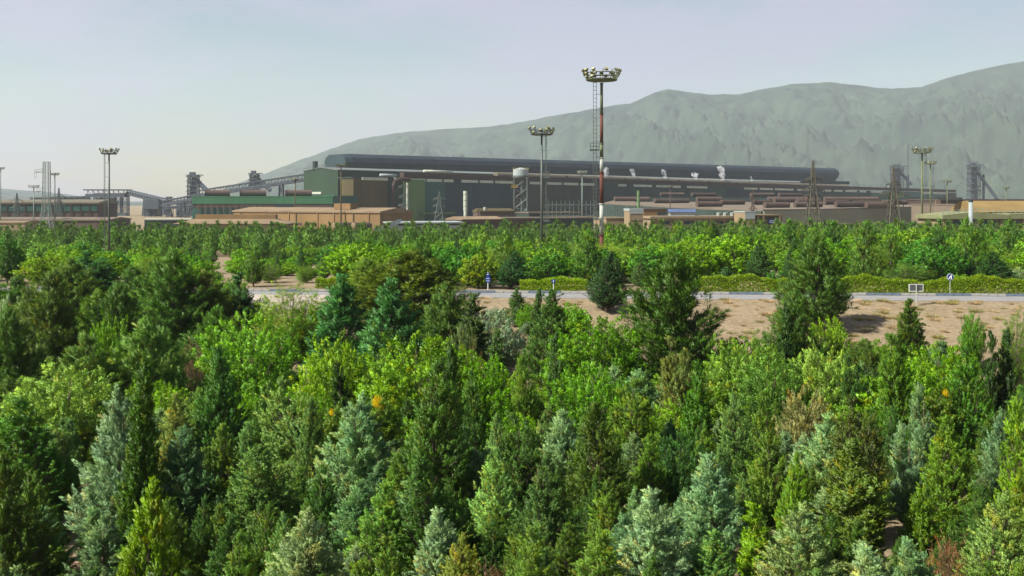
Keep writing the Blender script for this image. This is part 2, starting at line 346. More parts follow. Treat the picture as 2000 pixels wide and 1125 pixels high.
H2 = Hall(690, 690, 1868, 1300)
def ztop(t): return 28.2-6.0*t/H2.L
def long_hall():
    root = thing('long_hall', H2.p(0, 0, -1), 'long low rolling hall with colour patched wall and white rooflight strips', 'building')
    cols = [(690, 757, OLIVE), (757, 785, DGREEN), (785, 826, LGREEN), (826, 868, TEAL), (868, 925, SLATET), (925, 1002, SLATET), (1002, 1080, UMBER), (1080, 1178, UMBER), (1178, 1300, DGREY), (1300, 1420, DGREY),
            (1420, 1560, SLATE), (1560, 1700, DGREY), (1700, 1735, TEAL), (1735, 1762, LGREEN), (1762, 1842, TEAL), (1842, 1868, DBROWN)]
    for a, b, m in cols:
        t0, t1 = H2.at(a)+0.06, H2.at(b)-0.06
        mb = MB(); H2.slab(mb, t0, t1, -14, 2.0 if m is LGREEN else (0.4 if m is TEAL else 0), -1, ztop(t0), -1, ztop(t1)); mesh_obj('wall_panel', mb, m, root)
    mb = MB(); H2.slab(mb, -0.5, H2.L+0.5, -20, -0.2, ztop(0)+0.01, ztop(0)+0.8, ztop(H2.L)+.01, ztop(H2.L)+.8); mesh_obj('roof', mb, DGREY, root)
    # brown conveyor gallery along the eaves
    t0 = H2.at(790)
    mb = MB(); H2.slab(mb, t0, H2.L, -5, -0.6, ztop(t0)+1.6, ztop(t0)+4.0, ztop(H2.L)+1.6, ztop(H2.L)+4.4); mesh_obj('gallery', mb, DBROWN, root)
    mb = MB(); H2.slab(mb, t0, H2.L, -5.2, -0.3, ztop(t0)+4.01, ztop(t0)+4.4, ztop(H2.L)+4.41, ztop(H2.L)+4.8); mesh_obj('gallery_roof', mb, ROSE, root)
    for a, b in ((706, 756), (770, 788), (791, 829), (832, 862), (866, 884), (900, 932), (936, 962), (966, 1000), (1034, 1056), (1068, 1096), (1100, 1128), (1132, 1160), (1206, 1222), (1236, 1272), (1280, 1328),
                 (1340, 1380), (1452, 1478), (1482, 1508), (1512, 1548), (1556, 1580), (1606, 1622), (1628, 1644), (1650, 1672), (1678, 1690), (1700, 1722), (1800, 1816), (1822, 1846)):
        t0, t1 = H2.at(a), H2.at(b); mb = MB(); H2.slab(mb, t0, t1, 0.42, 0.9, ztop(t0)-1.1, ztop(t0)+0.75, ztop(t1)-1.1, ztop(t1)+.75); mesh_obj('rooflight', mb, PALE, root)
    for a, b, z in ((783, 818, 1.6), ):
        t0, t1 = H2.at(a), H2.at(b); mb = MB(); H2.slab(mb, t0, t1, -8, -5.4, ztop(t0)+0.85, ztop(t0)+3.3); mesh_obj('roof_box', mb, BEIGE, root)
    t0, t1 = H2.at(833), H2.at(888); mb = MB().tube(H2.p(t0, -2.8, ztop(t0)+5.9), H2.p(t1, -2.8, ztop(t1)+5.9), 1.05, n=12); mesh_obj('roof_pipe', mb, PALE, root, True)
    t0, t1 = H2.at(748), H2.at(780); mb = MB().tube(H2.p(t0, -2.8, ztop(t0)+2.4), H2.p(t1, -2.8, ztop(t1)+2.4), 1.05, n=12); mesh_obj('roof_pipe', mb, GREYW, root, True)
    # bent black flue coming down the wall
    t = H2.at(762); mb = MB(); path = [H2.p(t+14, 2.6, 28), H2.p(t+6, 2.6, 28), H2.p(t+2, 2.6, 26.5), H2.p(t+0.4, 2.6, 23), H2.p(t, 2.6, 9), H2.p(t-1.2, 2.6, 1)]
    for a, b in zip(path, path[1:]): mb.tube(a, b, 1.25, 1.25, 10)
    mesh_obj('flue', mb, DBROWN, root)
    t = H2.at(774); mb = MB().tube(H2.p(t, 2.6, 12), H2.p(t+4, 4.5, 6), 1.2, n=10).tube(H2.p(t+4, 4.5, 6), H2.p(t+4, 4.5, -1), 1.2, n=10); mesh_obj('chute', mb, BEIGE, root)
    t0, t1 = H2.at(815), H2.at(872); mb = MB(); H2.slab(mb, t0, t1, 2.02, 9, 5.4, 6.2); mesh_obj('canopy', mb, LGREEN, root)
    # beige vaulted gas main on the roof with its dark arched saddles
    a, b = H2.at(985), H2.at(1672)
    zc = lambda t: 32.0-4.3*(t-a)/(b-a)
    mb = MB(); N = 14
    for i in range(N):
        t0, t1 = a+(b-a)*i/N, a+(b-a)*(i+1)/N-0.25
        mb.tube(H2.p(t0, -9, zc(t0)), H2.p(t1, -9, zc(t1)), 2.6, 2.6, 16)
    mesh_obj('gas_main', mb, BEIGE, root, False)
    for px in (1118, 1232, 1276, 1337, 1395, 1450, 1547, 1687, 1712):
        t = H2.at(px); c = H2.p(t, -5.9, zc(t)-1.6); sec = [(3.0*math.cos(math.pi*k/10), 3.0*math.sin(math.pi*k/10)) for k in range(11)]
        mb = MB(); k = len(sec)
        pts = [c+H2.e*x+Vector((0, 0, z))+H2.n*d for d in (0, -4.2) for x, z in sec]
        mb.poly(pts, [tuple(range(k)), tuple(range(2*k-1, k-1, -1))]+[(i, i+k, i+k+1, i+1) for i in range(k-1)]); mesh_obj('arched_saddle', mb, DBROWN, root)
    t0, t1 = H2.at(1585), H2.at(1680); mb = MB(); H2.slab(mb, t0, t1, -13, -12, 31.0, 34.2); mesh_obj('roof_box', mb, DGREY, root)
    return zc
ZC = long_hall()

def steam():
    m = volume_material('steam_vapour', 0.6, (1, 1, 1), 0.2); nt = m.node_tree
    tc = nt.nodes.new('ShaderNodeTexCoord'); nz = nt.nodes.new('ShaderNodeTexNoise'); nz.inputs['Scale'].default_value = 0.35; nz.inputs['Detail'].default_value = 4
    mr = nt.nodes.new('ShaderNodeMapRange'); mr.inputs['From Min'].default_value = 0.40; mr.inputs['From Max'].default_value = 0.70; mr.inputs['To Max'].default_value = 0.55
    nt.links.new(tc.outputs['Object'], nz.inputs['Vector']); nt.links.new(nz.outputs['Fac'], mr.inputs['Value']); nt.links.new(mr.outputs[0], nt.nodes['Principled Volume'].inputs['Density'])
    names = ['faint steam wisp rising just right of the red and white mast', 'bent bluish steam wisp second from the left over the gas main', 'leaning steam wisp third from the left over the gas main',
             'short fat white steam puff fourth from the left', 'tallest bright white steam plume curling left over the gas main', 'faintest thin steam wisp at the right end of the row']
    for (px, h, lean, w), nm in zip(((1201, 21, -1, 2.4), (1256, 19, -9, 2.0), (1317, 20, -10, 2.3), (1376, 16, -6, 3.2), (1428, 31, -8, 3.3), (1485, 13, -3, 1.1)), names):
        t = H2.at(px); o = H2.p(t, -9, ZC(t)+1.5); k = o.y/F
        mb = MB(); n, rings = 12, 12; pts = []
        for j in range(rings):
            s = j/(rings-1); c = o+H2.e*(lean*k*s**1.4)+Vector((0, 0, h*k*s)); rr = w*(0.45+0.75*s)*math.sqrt(max(0.02, 1-max(0, (s-0.75)/0.25)**2))*(0.75+0.7*(noise.noise(Vector((px, s*6, 0)))+0.5)*0.7)
            for i in range(n):
                a = 2*math.pi*i/n; q = 1+0.5*noise.noise(Vector((math.cos(a)*1.3+px, math.sin(a)*1.3, s*7)))
                pts.append(c+H2.e*(math.cos(a)*rr*q)+H2.n*(math.sin(a)*rr*q)+Vector((0, 0, 0.6*noise.noise(Vector((px, a, s*9))))))
        fs = [(j*n+i, j*n+(i+1) % n, (j+1)*n+(i+1) % n, (j+1)*n+i) for j in range(rings-1) for i in range(n)]+[tuple(range(n-1, -1, -1)), tuple(range((rings-1)*n, rings*n))]
        tag(mesh_obj('steam_plume', mb.poly(pts, fs), m, None, True), nm, 'steam', 'steam plumes over the gas main')
steam()

# ---- pink raised yard with lying drums
def yz(Y): return 9.6+(Y-565)*0.018
def stockyard():
    P = [(1180, 735), (1300, 640), (1400, 585), (1490, 560), (1600, 575), (1850, 640), (1900, 800), (1560, 900), (1200, 830)]
    top = [Vector(((px-1000)*Y/F, Y, yz(Y))) for px, Y in P]
    n = len(top); pts = top+[Vector((p.x, p.y, -2)) for p in top]
    mb = MB().poly(pts, [tuple(range(n))]+[(i, i+n, (i+1) % n+n, (i+1) % n) for i in range(n)])
    tag(mesh_obj('yard_terrace', mb, PINK), kind='structure')
    bench = [((px-1000)*Y/F, Y) for px, Y in ((1240, 765), (1880, 765), (1880, 842), (1240, 842))]
    mb = MB().poly([(x, y, z) for z in (8, 16.3) for x, y in bench], [(3, 2, 1, 0), (4, 5, 6, 7), (0, 1, 5, 4), (1, 2, 6, 5), (2, 3, 7, 6), (3, 0, 4, 7)])
    tag(mesh_obj('upper_bench', mb, DGREY), kind='structure')
    def wall(seq, m, name, label, drop):
        root = thing(name, Vector((top[seq[0]].x, top[seq[0]].y, -1)), label, 'wall')
        for i, j in zip(seq, seq[1:]):
            a, b = top[i], top[j]; e = (b-a); e.z = 0; e.normalize(); nn = Vector((e.y, -e.x, 0))
            q = [a+nn*.05, b+nn*.05, b+nn*1.2, a+nn*1.2]
            lo = [Vector((p.x, p.y, -1)) for p in q]; q = [p-Vector((0, 0, drop)) for p in q]
            mesh_obj('wall_panel', MB().poly(lo+q, [(0, 3, 2, 1), (4, 5, 6, 7), (0, 1, 5, 4), (2, 3, 7, 6), (1, 2, 6, 5), (0, 4, 7, 3)]), m, root)
        return root
    wall([0, 1, 2, 3], DGREY, 'retaining_wall', 'dark grey green wall under the pink drum yard', 0.9)
    wall([3, 4, 5], PGREY, 'retaining_wall', 'pale olive grey blank wall below the pink yard behind the tall pylon', 0.9)
    D = [(1200, 1268, 388), (1278, 1345, 393), (1290, 1336, 381), (1351, 1397, 383), (1361, 1409, 390), (1361, 1409, 400), (1409, 1453, 396), (1466, 1511, 384), (1470, 1508, 396), (1493, 1540, 402), (1521, 1566, 386),
         (1512, 1552, 392), (1552, 1604, 401), (1556, 1600, 394), (1610, 1656, 396), (1632, 1690, 401), (1668, 1716, 398), (1692, 1744, 402), (1500, 1600, 387), (1610, 1716, 388), (1724, 1770, 396)]
    ORD = 'first second third fourth fifth sixth seventh eighth ninth tenth eleventh twelfth thirteenth'.split()
    rowof = lambda py: 'back' if py < 387 else ('middle' if py < 391 else ('front' if py < 399.5 else 'nearest'))
    for a, b, py in D:
        rank = ORD[sorted(q[0] for q in D if rowof(q[2]) == rowof(py)).index(a)]
        r = 1.55 if py > 386 else 1.4
        if py >= 391: Y = (14-9.6+10.17)/(0.018+(py+4-392)/F); za = yz(Y)+r
        else: Y = 775+(390-py)*5; za = 16.3+r+(390-py)*0.12 if py < 387 else 13.6+r
        if 387 <= py < 391: Y = 742
        pa, pb = W(a, py, Y), W(b, py, Y+6); pa.z = pb.z = za
        mb = MB().tube(pa, pb, r, r, 16)
        root = thing('drum', (pa+pb)/2-Vector((0, 0, r)), 'rose brown steel drum on the pink yard, %s from the left in the %s row' % (rank, rowof(py)), 'steel drum', 'drums lying on the pink yard')
        mesh_obj('shell', mb, ROSE if random.random() > 0.3 else DBROWN, root)
        d = (pb-pa).normalized(); rim = MB().tube(pa-d*0.01, pa+d*0.6, r*1.06, r*1.06, 16); mesh_obj('rim', rim, ROSE, root)
        rim = MB().tube(pb-d*0.6, pb+d*0.01, r*1.06, r*1.06, 16); mesh_obj('rim', rim, DBROWN, root)
stockyard()

# ---- simple box sheds
def shed(name, label, cat, pxa, Ya, pxb, Yb, pyt, depth, wallm, roofm, over=0.4, roof_t=0.5, ridge=0.0, z0=None):
    h = Hall(pxa, Ya, pxb, Yb); zt = CZ-(pyt-HOR)*Ya/F; z0 = -1.2 if z0 is None else z0
    root = thing(name, h.p(h.L/2, 0, z0), label, cat)
    mb = MB(); h.slab(mb, 0, h.L, -depth, 0, z0, zt)
    if wallm: mesh_obj('wall', mb, wallm, root)
    if ridge:
        sec = [(over, zt), (over, zt+roof_t), (-depth/2, zt+roof_t+ridge), (-depth-over, zt+roof_t), (-depth-over, zt)]
        mb = MB().extrude(sec, h.p(-over), h.p(h.L+over), h.n)
    else:
        mb = MB(); h.slab(mb, -over, h.L+over, -depth-over, over, zt+.003, zt+roof_t)
    mesh_obj('roof', mb, roofm, root)
    return h, root, zt
def win(h, root, pa, pb, z0, z1, m=GLASS, name='window', d=0.15):
    t0, t1 = h.at(pa), h.at(pb); mb = MB(); h.slab(mb, t0, t1, 0.004, d, z0, z1); return mesh_obj(name, mb, m, root)

def sheds():
    # green shed with drums on its roof
    h, r, zt = shed('green_shed', 'long bright green banded shed with lower teal wall and columns', 'shed', 376, 650, 650, 655, 385, 40, DGREY, GREEN, 0.6, 0.6)
    win(h, r, 376, 650, zt-4.0, zt-0.05, GREEN, 'fascia', 0.5)
    win(h, r, 382, 648, zt-6.6, zt-4.1, BROWN, 'wall_band', 0.2)
    win(h, r, 376, 520, -1.2, zt-6.7, TEAL, 'lower_wall', 0.25)
    win(h, r, 536, 572, zt-6.5, zt-4.2, SLATE, 'window', 0.4)
    for px in range(390, 520, 12):
        t = h.at(px); mesh_obj('column', MB().tube(h.p(t, 1, -1.2), h.p(t, 1, zt-4.1), 0.35, n=8), BROWN if px % 24 else DGREEN, r)
    mb = MB(); e = Hall(650.5, 655, 699, 690); e.slab(mb, 0, e.L, -14, 0, -1.2, zt+0.6); mesh_obj('annex', mb, TEAL, r)
    mb = MB(); e.slab(mb, 0, e.L, -14, .4, zt+.61, zt+1.0); mesh_obj('annex_roof', mb, GREEN, r)
    for a, b, l in ((400, 449, 'leftmost red brown drum on the green shed roof'), (468, 520, 'middle red brown drum on the green shed roof'), (557, 609, 'right red brown drum beside the dark green hall')):
        rr = 1.9; pa, pb = W(a, 385, 668), W(b, 385, 672); pa.z = pb.z = zt+0.6+rr
        t = tag(empty('drum', (pa+pb)/2-Vector((0, 0, rr))), l, 'steel drum', 'drums on the green shed roof')
        mesh_obj('shell', MB().tube(pa, pb, rr, rr, 16), ROSE, t)
        d = (pb-pa).normalized(); mesh_obj('rim', MB().tube(pa-d*.01, pa+d*1.2, rr*1.08, rr*1.08, 16), DBROWN, t)
    # orange shed
    h, r, zt = shed('orange_shed', 'long orange metal shed with dusty roof in front of the green works', 'shed', 456, 520, 742, 470, 414, 22, ORANGE, ORANGE2, 0.5, 0.7, 1.6)
    for a, b, z0, z1 in ((500, 511, 2.5, 3.9), (531, 536, 3, 4), (545, 549, 2.8, 3.6), (556, 560, 2.8, 3.6), (582, 590, 3.0, 4.0), (598, 606, 3, 4.2)): win(h, r, a, b, z0, z1, DBROWN)
    for px in (470, 520, 564, 578, 620, 652, 664, 690, 720): 
        t = h.at(px); mb = MB(); h.slab(mb, t, t+.5, 0.02, 0.35, -1.2, zt-.05); mesh_obj('pilaster', mb, OLIVE if px % 4 else ORANGE, r)
    g = Hall(742, 470, 791, 510); mb = MB(); g.slab(mb, 1.1, g.L-.2, -0.4, 0.25, -1.2, zt+.3); mesh_obj('gable_wall', mb, ORANGE, r)
    t0, t1 = g.at(752), g.at(768); mb = MB(); g.slab(mb, t0, t1, 0.3, 0.5, 3.2, 5.0); mesh_obj('window', mb, GLASS, r)
    mb = MB(); t0, t1 = h.at(640), h.at(672); h.slab(mb, t0, t1, -9, -4, zt+1.5, zt+4.1); mesh_obj('roof_cabin', mb, ORANGE, r)
    # tank wagons on the near side of the shed
    for i, (a, b, l) in enumerate(((653, 690, 'left dusty horizontal tank by the orange shed'), (690, 722, 'right purple brown horizontal tank by the orange shed'))):
        rr = 1.45; pa, pb = W(a, 440, 440), W(b, 440, 447); pa.z = pb.z = 2.4+1.4
        t = tag(empty('storage_tank', ((pa+pb)/2).xy.to_3d()+Vector((0, 0, -1))), l, 'tank', 'tanks by the orange shed')
        d = (pb-pa).normalized()
        mesh_obj('shell', MB().tube(pa, pb, rr, rr, 18), ROSE, t); mesh_obj('end_disc', MB().tube(pa-d*.5, pa-d*.02, rr*.55, rr*1.0, 18), ORANGE2, t)
        for q in (0.2, 0.8):
            c = pa.lerp(pb, q); mesh_obj('cradle', MB().box((c.x, c.y, (c.z-1.2-1)/2), (.6, 2, c.z-1.2+1)), DBROWN, t)
    # low orange hipped roof at the left
    root = thing('flat_roof_house', base(455, 430), 'low wide building with orange hipped roof and long ridge box', 'building')
    a, b = W(338, 437, 430), W(562, 437, 430); zt = 5.0
    mesh_obj('wall', MB().box(((a.x+b.x)/2, 441, (zt-1.2)/2), (b.x-a.x-4, 22, zt+1.2)), SAND, root)
    c1, c2 = W(368, 0, 430).x, W(528, 0, 430).x
    mb = MB().poly([(a.x, 429, zt), (b.x, 429, zt), (b.x, 453, zt), (a.x, 453, zt), (c1, 439, zt+1.7), (c2, 439, zt+1.7), (c2, 444, zt+1.7), (c1, 444, zt+1.7)], [(0, 1, 5, 4), (1, 2, 6, 5), (2, 3, 7, 6), (3, 0, 4, 7), (4, 5, 6, 7), (3, 2, 1, 0)])
    mesh_obj('roof', mb, ORANGE2, root); mesh_obj('ridge_box', MB().box(((c1+c2)/2, 441.5, zt+2.6), (c2-c1, 4, 1.75)), ORANGE, root)
    # left brown hall and its lower roofs
    h, r, zt = shed('brown_hall', 'long brown hall with teal upper band at the far left', 'building', -80, 600, 191, 610, 398, 50, BROWN, BEIGE, 0.8, 0.8, 1.6)
    win(h, r, -78, 190, zt-4.2, zt-1.0, TEAL, 'wall_band', 0.3)
    for px in range(-60, 190, 18):
        t = h.at(px); mb = MB(); h.slab(mb, t, t+.5, .31, .6, -1.2, zt-.1); mesh_obj('pilaster', mb, DBROWN, r)
    h, r, zt = shed('low_brown_shed', 'low brown shed with pale striped roof in front of the brown hall', 'shed', -60, 520, 212, 520, 431, 30, BROWN, PINK, 0.5, 0.6, 0.9)
    for a, b in ((-20, 10), (40, 90), (110, 150)): win(h, r, a, b, -1, 2.6, DBROWN, 'door', 0.2)
    h, r, zt = shed('sand_shed', 'small sandy shed under the low brown shed at the left edge', 'shed', -30, 440, 48, 440, 436, 12, SAND, ORANGE2, 0.3, 0.4, 0.5)
    # white shed
    h, r, zt = shed('white_shed', 'pale grey white shed with dark gutter and slanted end wall', 'shed', 776, 430, 904, 440, 437, 20, GREYW, GREYW, 0.4, 0.5, 0.3)
    win(h, r, 778, 903, zt-0.75, zt-.05, DGREY, 'gutter', 0.3)
    mb = MB(); a, b = W(730, 446, 425), W(775.5, 436, 430); mb.poly([(a.x, a.y, -1.2), (b.x, b.y, -1.2), (b.x, b.y+18, -1.2), (a.x, a.y+18, -1.2), (a.x, a.y, a.z), (b.x, b.y, b.z+1.4), (b.x, b.y+18, b.z+1.4), (a.x, a.y+18, a.z)], [(0, 3, 2, 1), (4, 5, 6, 7), (0, 1, 5, 4), (2, 3, 7, 6), (1, 2, 6, 5), (0, 4, 7, 3)]); mesh_obj('annex', mb, GREYW, r)
    # brown roofed row in the middle
    h, r, zt = shed('brick_shed', 'brown brick shed with orange gabled roof left of the water tower', 'shed', 903, 470, 985, 480, 430, 16, BROWN, ORANGE2, 0.4, 0.4, 1.1)
    for a, b in ((906, 912), (914, 924), (940, 950), (962, 972)): win(h, r, a, b, zt-2.6, zt-1.4, DBROWN)
    h, r, zt = shed('brick_shed', 'long low brown shed with pinkish roof line below the water tower', 'shed', 986, 480, 1182, 500, 428, 20, BROWN, PINK, 0.4, 0.6)
    win(h, r, 1045, 1182, -1.1, zt-.05, DGREY, 'wall_panel', 0.2)
    h, r, zt = shed('grey_shed', 'grey shed with pink top edge behind the steel gantries', 'shed', 1033, 560, 1136, 570, 417, 20, DGREY, PINK, 0.3, 0.7)
    h, r, zt = shed('low_shed', 'small brown and olive shed beside the foot of the water tower', 'shed', 938, 560, 1004, 565, 414, 15, BROWN, OLIVE, 0.3, 0.6, 1.2)
    mesh_obj('vent', MB().tube(h.p(3, -2, zt+.5), h.p(3, -2, zt+2.5), .8, n=10), WHITE, r)
sheds()

# ---- beige offices
def offices():
    h, r, zt = shed('beige_office', 'low beige office block left of the beige stair tower', 'building', 1184, 380, 1229, 382, 427, 14, SAND, SAND, 0.2, 0.4)
    win(h, r, 1213, 1224, 2.2, 4.8, GLASS); win(h, r, 1186, 1228, 4.9, 5.05, BROWN, 'string_course', .1)
    h, r, zt = shed('stair_tower', 'tall beige stair tower with pale blue roof band', 'building', 1230, 370, 1256, 371, 412, 6, SAND, GREYW, 0.15, 0.8)
    win(h, r, 1231, 1255.5, zt-3.4, zt-3.2, BROWN, 'string_course', 0.08)
    win(h, r, 1231, 1256, zt-.9, zt-.05, GREYW, 'roof_band', 0.12)
    h, r, zt = shed('brown_office', 'brown upper office behind the beige stair tower', 'building', 1257, 392, 1302, 394, 410, 12, ORANGE, BROWN, 0.2, 0.4)
    win(h, r, 1284, 1290, zt-2.6, zt-.8); win(h, r, 1292, 1300, zt-2.6, zt-.8)
    h, r, zt = shed('beige_colonnade', 'long beige two storey block with open bays and flat roof edge', 'building', 1272, 378, 1447, 386, 427, 14, SAND, SAND, 0.5, 0.8)
    for a, b in ((1290, 1308), (1312, 1330), (1336, 1356), (1360, 1384), (1390, 1412), (1418, 1428), (1431, 1444)):
        win(h, r, a, b, zt-2.0, zt-0.9, GLASS, 'window', .12); 
    for a, b in ((1272, 1282), (1330, 1352), (1396, 1414)): win(h, r, a, b, 0.5, zt-2.4, GLASS, 'window', .12)
    for i, px in enumerate((1411, 1424, 1438)):
        t = h.at(px); c = h.p(t, -3, zt+.8); rr = tag(empty('air_conditioner', c), 'white rooftop air conditioning box on the beige block, %s of three' % ('leftmost', 'middle', 'rightmost')[i], 'air conditioner', 'rooftop cooling boxes')
        mesh_obj('case', MB().box(c+Vector((0, 0, .6)), (1.3, 1.3, 1.2)), WHITE, rr); mesh_obj('louvre', MB().box(c+Vector((.3, -.68, .6)), (.55, .06, .8)), DGREY, rr)
    c = W(1331, 424, 393); c.z = zt+.8
    rr = thing('tarpaulin_load', Vector((c.x, 393, zt)), 'blue and white tarpaulin roofed cabin on the beige block roof', 'cabin')
    mesh_obj('cabin', MB().box((c.x, 394, zt+1.05), (9, 5, 2.1)), GREYW, rr)
    mesh_obj('roof', MB().extrude([(-3, 0), (-2.4, 1.0), (2.4, 1.0), (3, 0)], Vector((c.x-4.8, 394, zt+2.12)), Vector((c.x+4.8, 394, zt+2.12)), Vector((0, 1, 0))), BLUEG, rr)
    h, r, zt = shed('grey_block', 'pale grey and beige tower block at the right of the beige row', 'building', 1455, 372, 1475, 373, 415, 8, SAND, GREYW, 0.15, 0.4)
    win(h, r, 1455.5, 1474.5, zt-2.2, zt-.05, GREYW, 'wall_panel', .1); win(h, r, 1455.5, 1470, -1, 3.2, GREYW, 'wall_panel', .1)
    h, r, zt = shed('brown_gatehouse', 'brown walled gatehouse carrying a blue name board', 'building', 1476, 374, 1527, 378, 422, 12, BROWN, SAND, 0.3, 0.5)
    for px in (1478, 1489, 1521): 
        t = h.at(px); mb = MB(); h.slab(mb, t, t+.7, .02, .4, -1.2, zt-.02); mesh_obj('pilaster', mb, SAND, r)
    win(h, r, 1482, 1486, 1, 4.5)
    b = win(h, r, 1501, 1520, zt-2.7, zt-1.2, BLUE, 'name_board', .25)
    mb = MB(); rng = random.Random(4)
    for row in (0, 1):
        x = 1502.5
        while x < 1518:
            w = rng.uniform(.5, 1.6); t0 = h.at(x); h.slab(mb, t0, h.at(x+w), .255, .275, zt-1.75-row*.55, zt-1.55-row*.55+rng.uniform(-.05, .1)); x += w+rng.uniform(.25, .5)
    mesh_obj('lettering', mb, SIGNW, b)
    h, r, zt = shed('low_store', 'low white walled store with brown roof edge behind the pylons', 'shed', 1532, 400, 1838, 410, 440, 12, GREYW, BROWN, 0.3, 0.5)
    for px in range(1540, 1836, 22):
        t = h.at(px); mb = MB(); h.slab(mb, t, t+.5, .02, .3, -1.2, zt-.02); mesh_obj('pilaster', mb, SAND, r)
    # right end house with railing and chimney
    h, r, zt = shed('sand_villa', 'sandy house with olive gabled fascia and roof railing at the right edge', 'building', 1843, 330, 2060, 334, 428, 16, SAND, None or SAND, 0.0, 0.05)
    g = [(h.at(1838), zt+.05), (h.at(1838), zt+1.2), (h.at(1906), zt+2.2), (h.at(1968), zt+1.2), (h.at(1968), zt+.05)]
    mb = MB(); k = len(g); pts = [h.p(t, v, z) for v in (1.0, -16.2) for t, z in g]
    mb.poly(pts, [tuple(range(k-1, -1, -1)), tuple(range(k, 2*k))]+[(i, (i+1) % k, (i+1) % k+k, i+k) for i in range(k)]); mesh_obj('gable_fascia', mb, mat('olive_fascia', (.20, .21, .10), .8, .2, .2), r)
    mb = MB(); h.slab(mb, h.at(1969), h.at(2060), -16, .9, zt+.06, zt+1.6); mesh_obj('parapet', mb, mat('olive_fascia', (.20, .21, .10)), r)
    for a, b in ((1862, 1876), (1877.5, 1892), (1916, 1930), (1931.5, 1945), (1974, 1982), (1983.5, 1990)):
        win(h, r, a, b, zt-2.3, zt-.5, TEAL)
    for px in (1848, 1902, 1952, 1995): 
        t = h.at(px); mb = MB(); h.slab(mb, t, t+1.2, .02, .5, -1.2, zt); mesh_obj('pilaster', mb, SAND, r)
    mb = MB()
    def zr(px): return zt+1.2+1.0*(1-abs(px-1904)/66) if px < 1970 else zt+1.6
    prev = None
    for px in range(1838, 2050, 11):
        p = h.p(h.at(px), .9, zr(px)); mesh_obj('railing_post', MB().bar(p, p+Vector((0, 0, 1.2)), .14), GALVL, r)
        if prev: 
            for q in (.6, 1.15): mb.bar(prev+Vector((0, 0, q)), p+Vector((0, 0, q)), .07)
        prev = p
    mesh_obj('railing_rail', mb, GALVL, r)
    c = base(1896, 322); c.z = -1; rr = thing('chimney', c, 'thick pale cylindrical chimney in front of the sandy house', 'chimney')
    mesh_obj('shaft', MB().tube((c.x, c.y, -1.5), (c.x, c.y, 13.6), .62, .62, 16), GREYW, rr, True); mesh_obj('cap', MB().tube((c.x, c.y, 13.61), (c.x, c.y, 14.1), .68, .68, 16), DGREY, rr)
    # tan tent roof behind
    a, b = W(1895, 0, 420).x, W(2080, 0, 420).x
    rr = thing('canvas_hall', Vector(((a+b)/2, 430, -1)), 'wide tan canvas roofed hall behind the sandy house', 'building')
    sec = [(0, 9.6), (3, 11.4), (9, 13.3), (14, 14), (19, 13.3), (25, 11.4), (28, 9.6)]
    mesh_obj('roof', MB().extrude(sec, Vector((a+3, 420, 0)), Vector((b, 420, 0)), Vector((0, 1, 0))), CANVAS, rr)
    mesh_obj('wall', MB().box(((a+b)/2+1, 434, 4.2), (b-a-6, 26, 10.6)), OLIVE, rr)
    mb = MB()
    for i in range(22):
        x = a+4+i*(b-a-6)/22; mesh_obj('column', MB().bar((x, 420.6, -1), (x, 420.6, 9.58), .25), DBROWN, rr)
    h, r, zt = shed('dark_brown_hall', 'dark brown low hall with orange end behind the tan canvas roof', 'building', 1832, 640, 2080, 660, 391, 30, DBROWN, ROSE, .4, .6)
    win(h, r, 1826, 1836, -1, zt, ORANGE2, 'end_wall', .6)
    h, r, zt = shed('sand_heap_store', 'low sandy walled bunker between the pink yard and the tan roof', 'wall', 1780, 600, 1905, 560, 400, 20, PINK, PINK, .3, .5)
offices()

# ------------------------------------------------------------------ lattice structures
def lattice(mb, c0, w0, c1, w1, n, leg=.25, brace=.12, legs=True):
    c0, c1 = Vector(c0), Vector(c1)
    def ring(s):
        c = c0.lerp(c1, s); w = (w0+(w1-w0)*s)/2; return [c+Vector((i*w, j*w, 0)) for i, j in ((-1, -1), (1, -1), (1, 1), (-1, 1))]
    for k in range(n):
        a, b = ring(k/n), ring((k+1)/n)
        for i in range(4):
            j = (i+1) % 4
            if legs: mb.bar(a[i], b[i], leg)
            mb.bar(a[i], b[j], brace); mb.bar(a[j], b[i], brace); mb.bar(b[i], b[j], brace)
    return mb

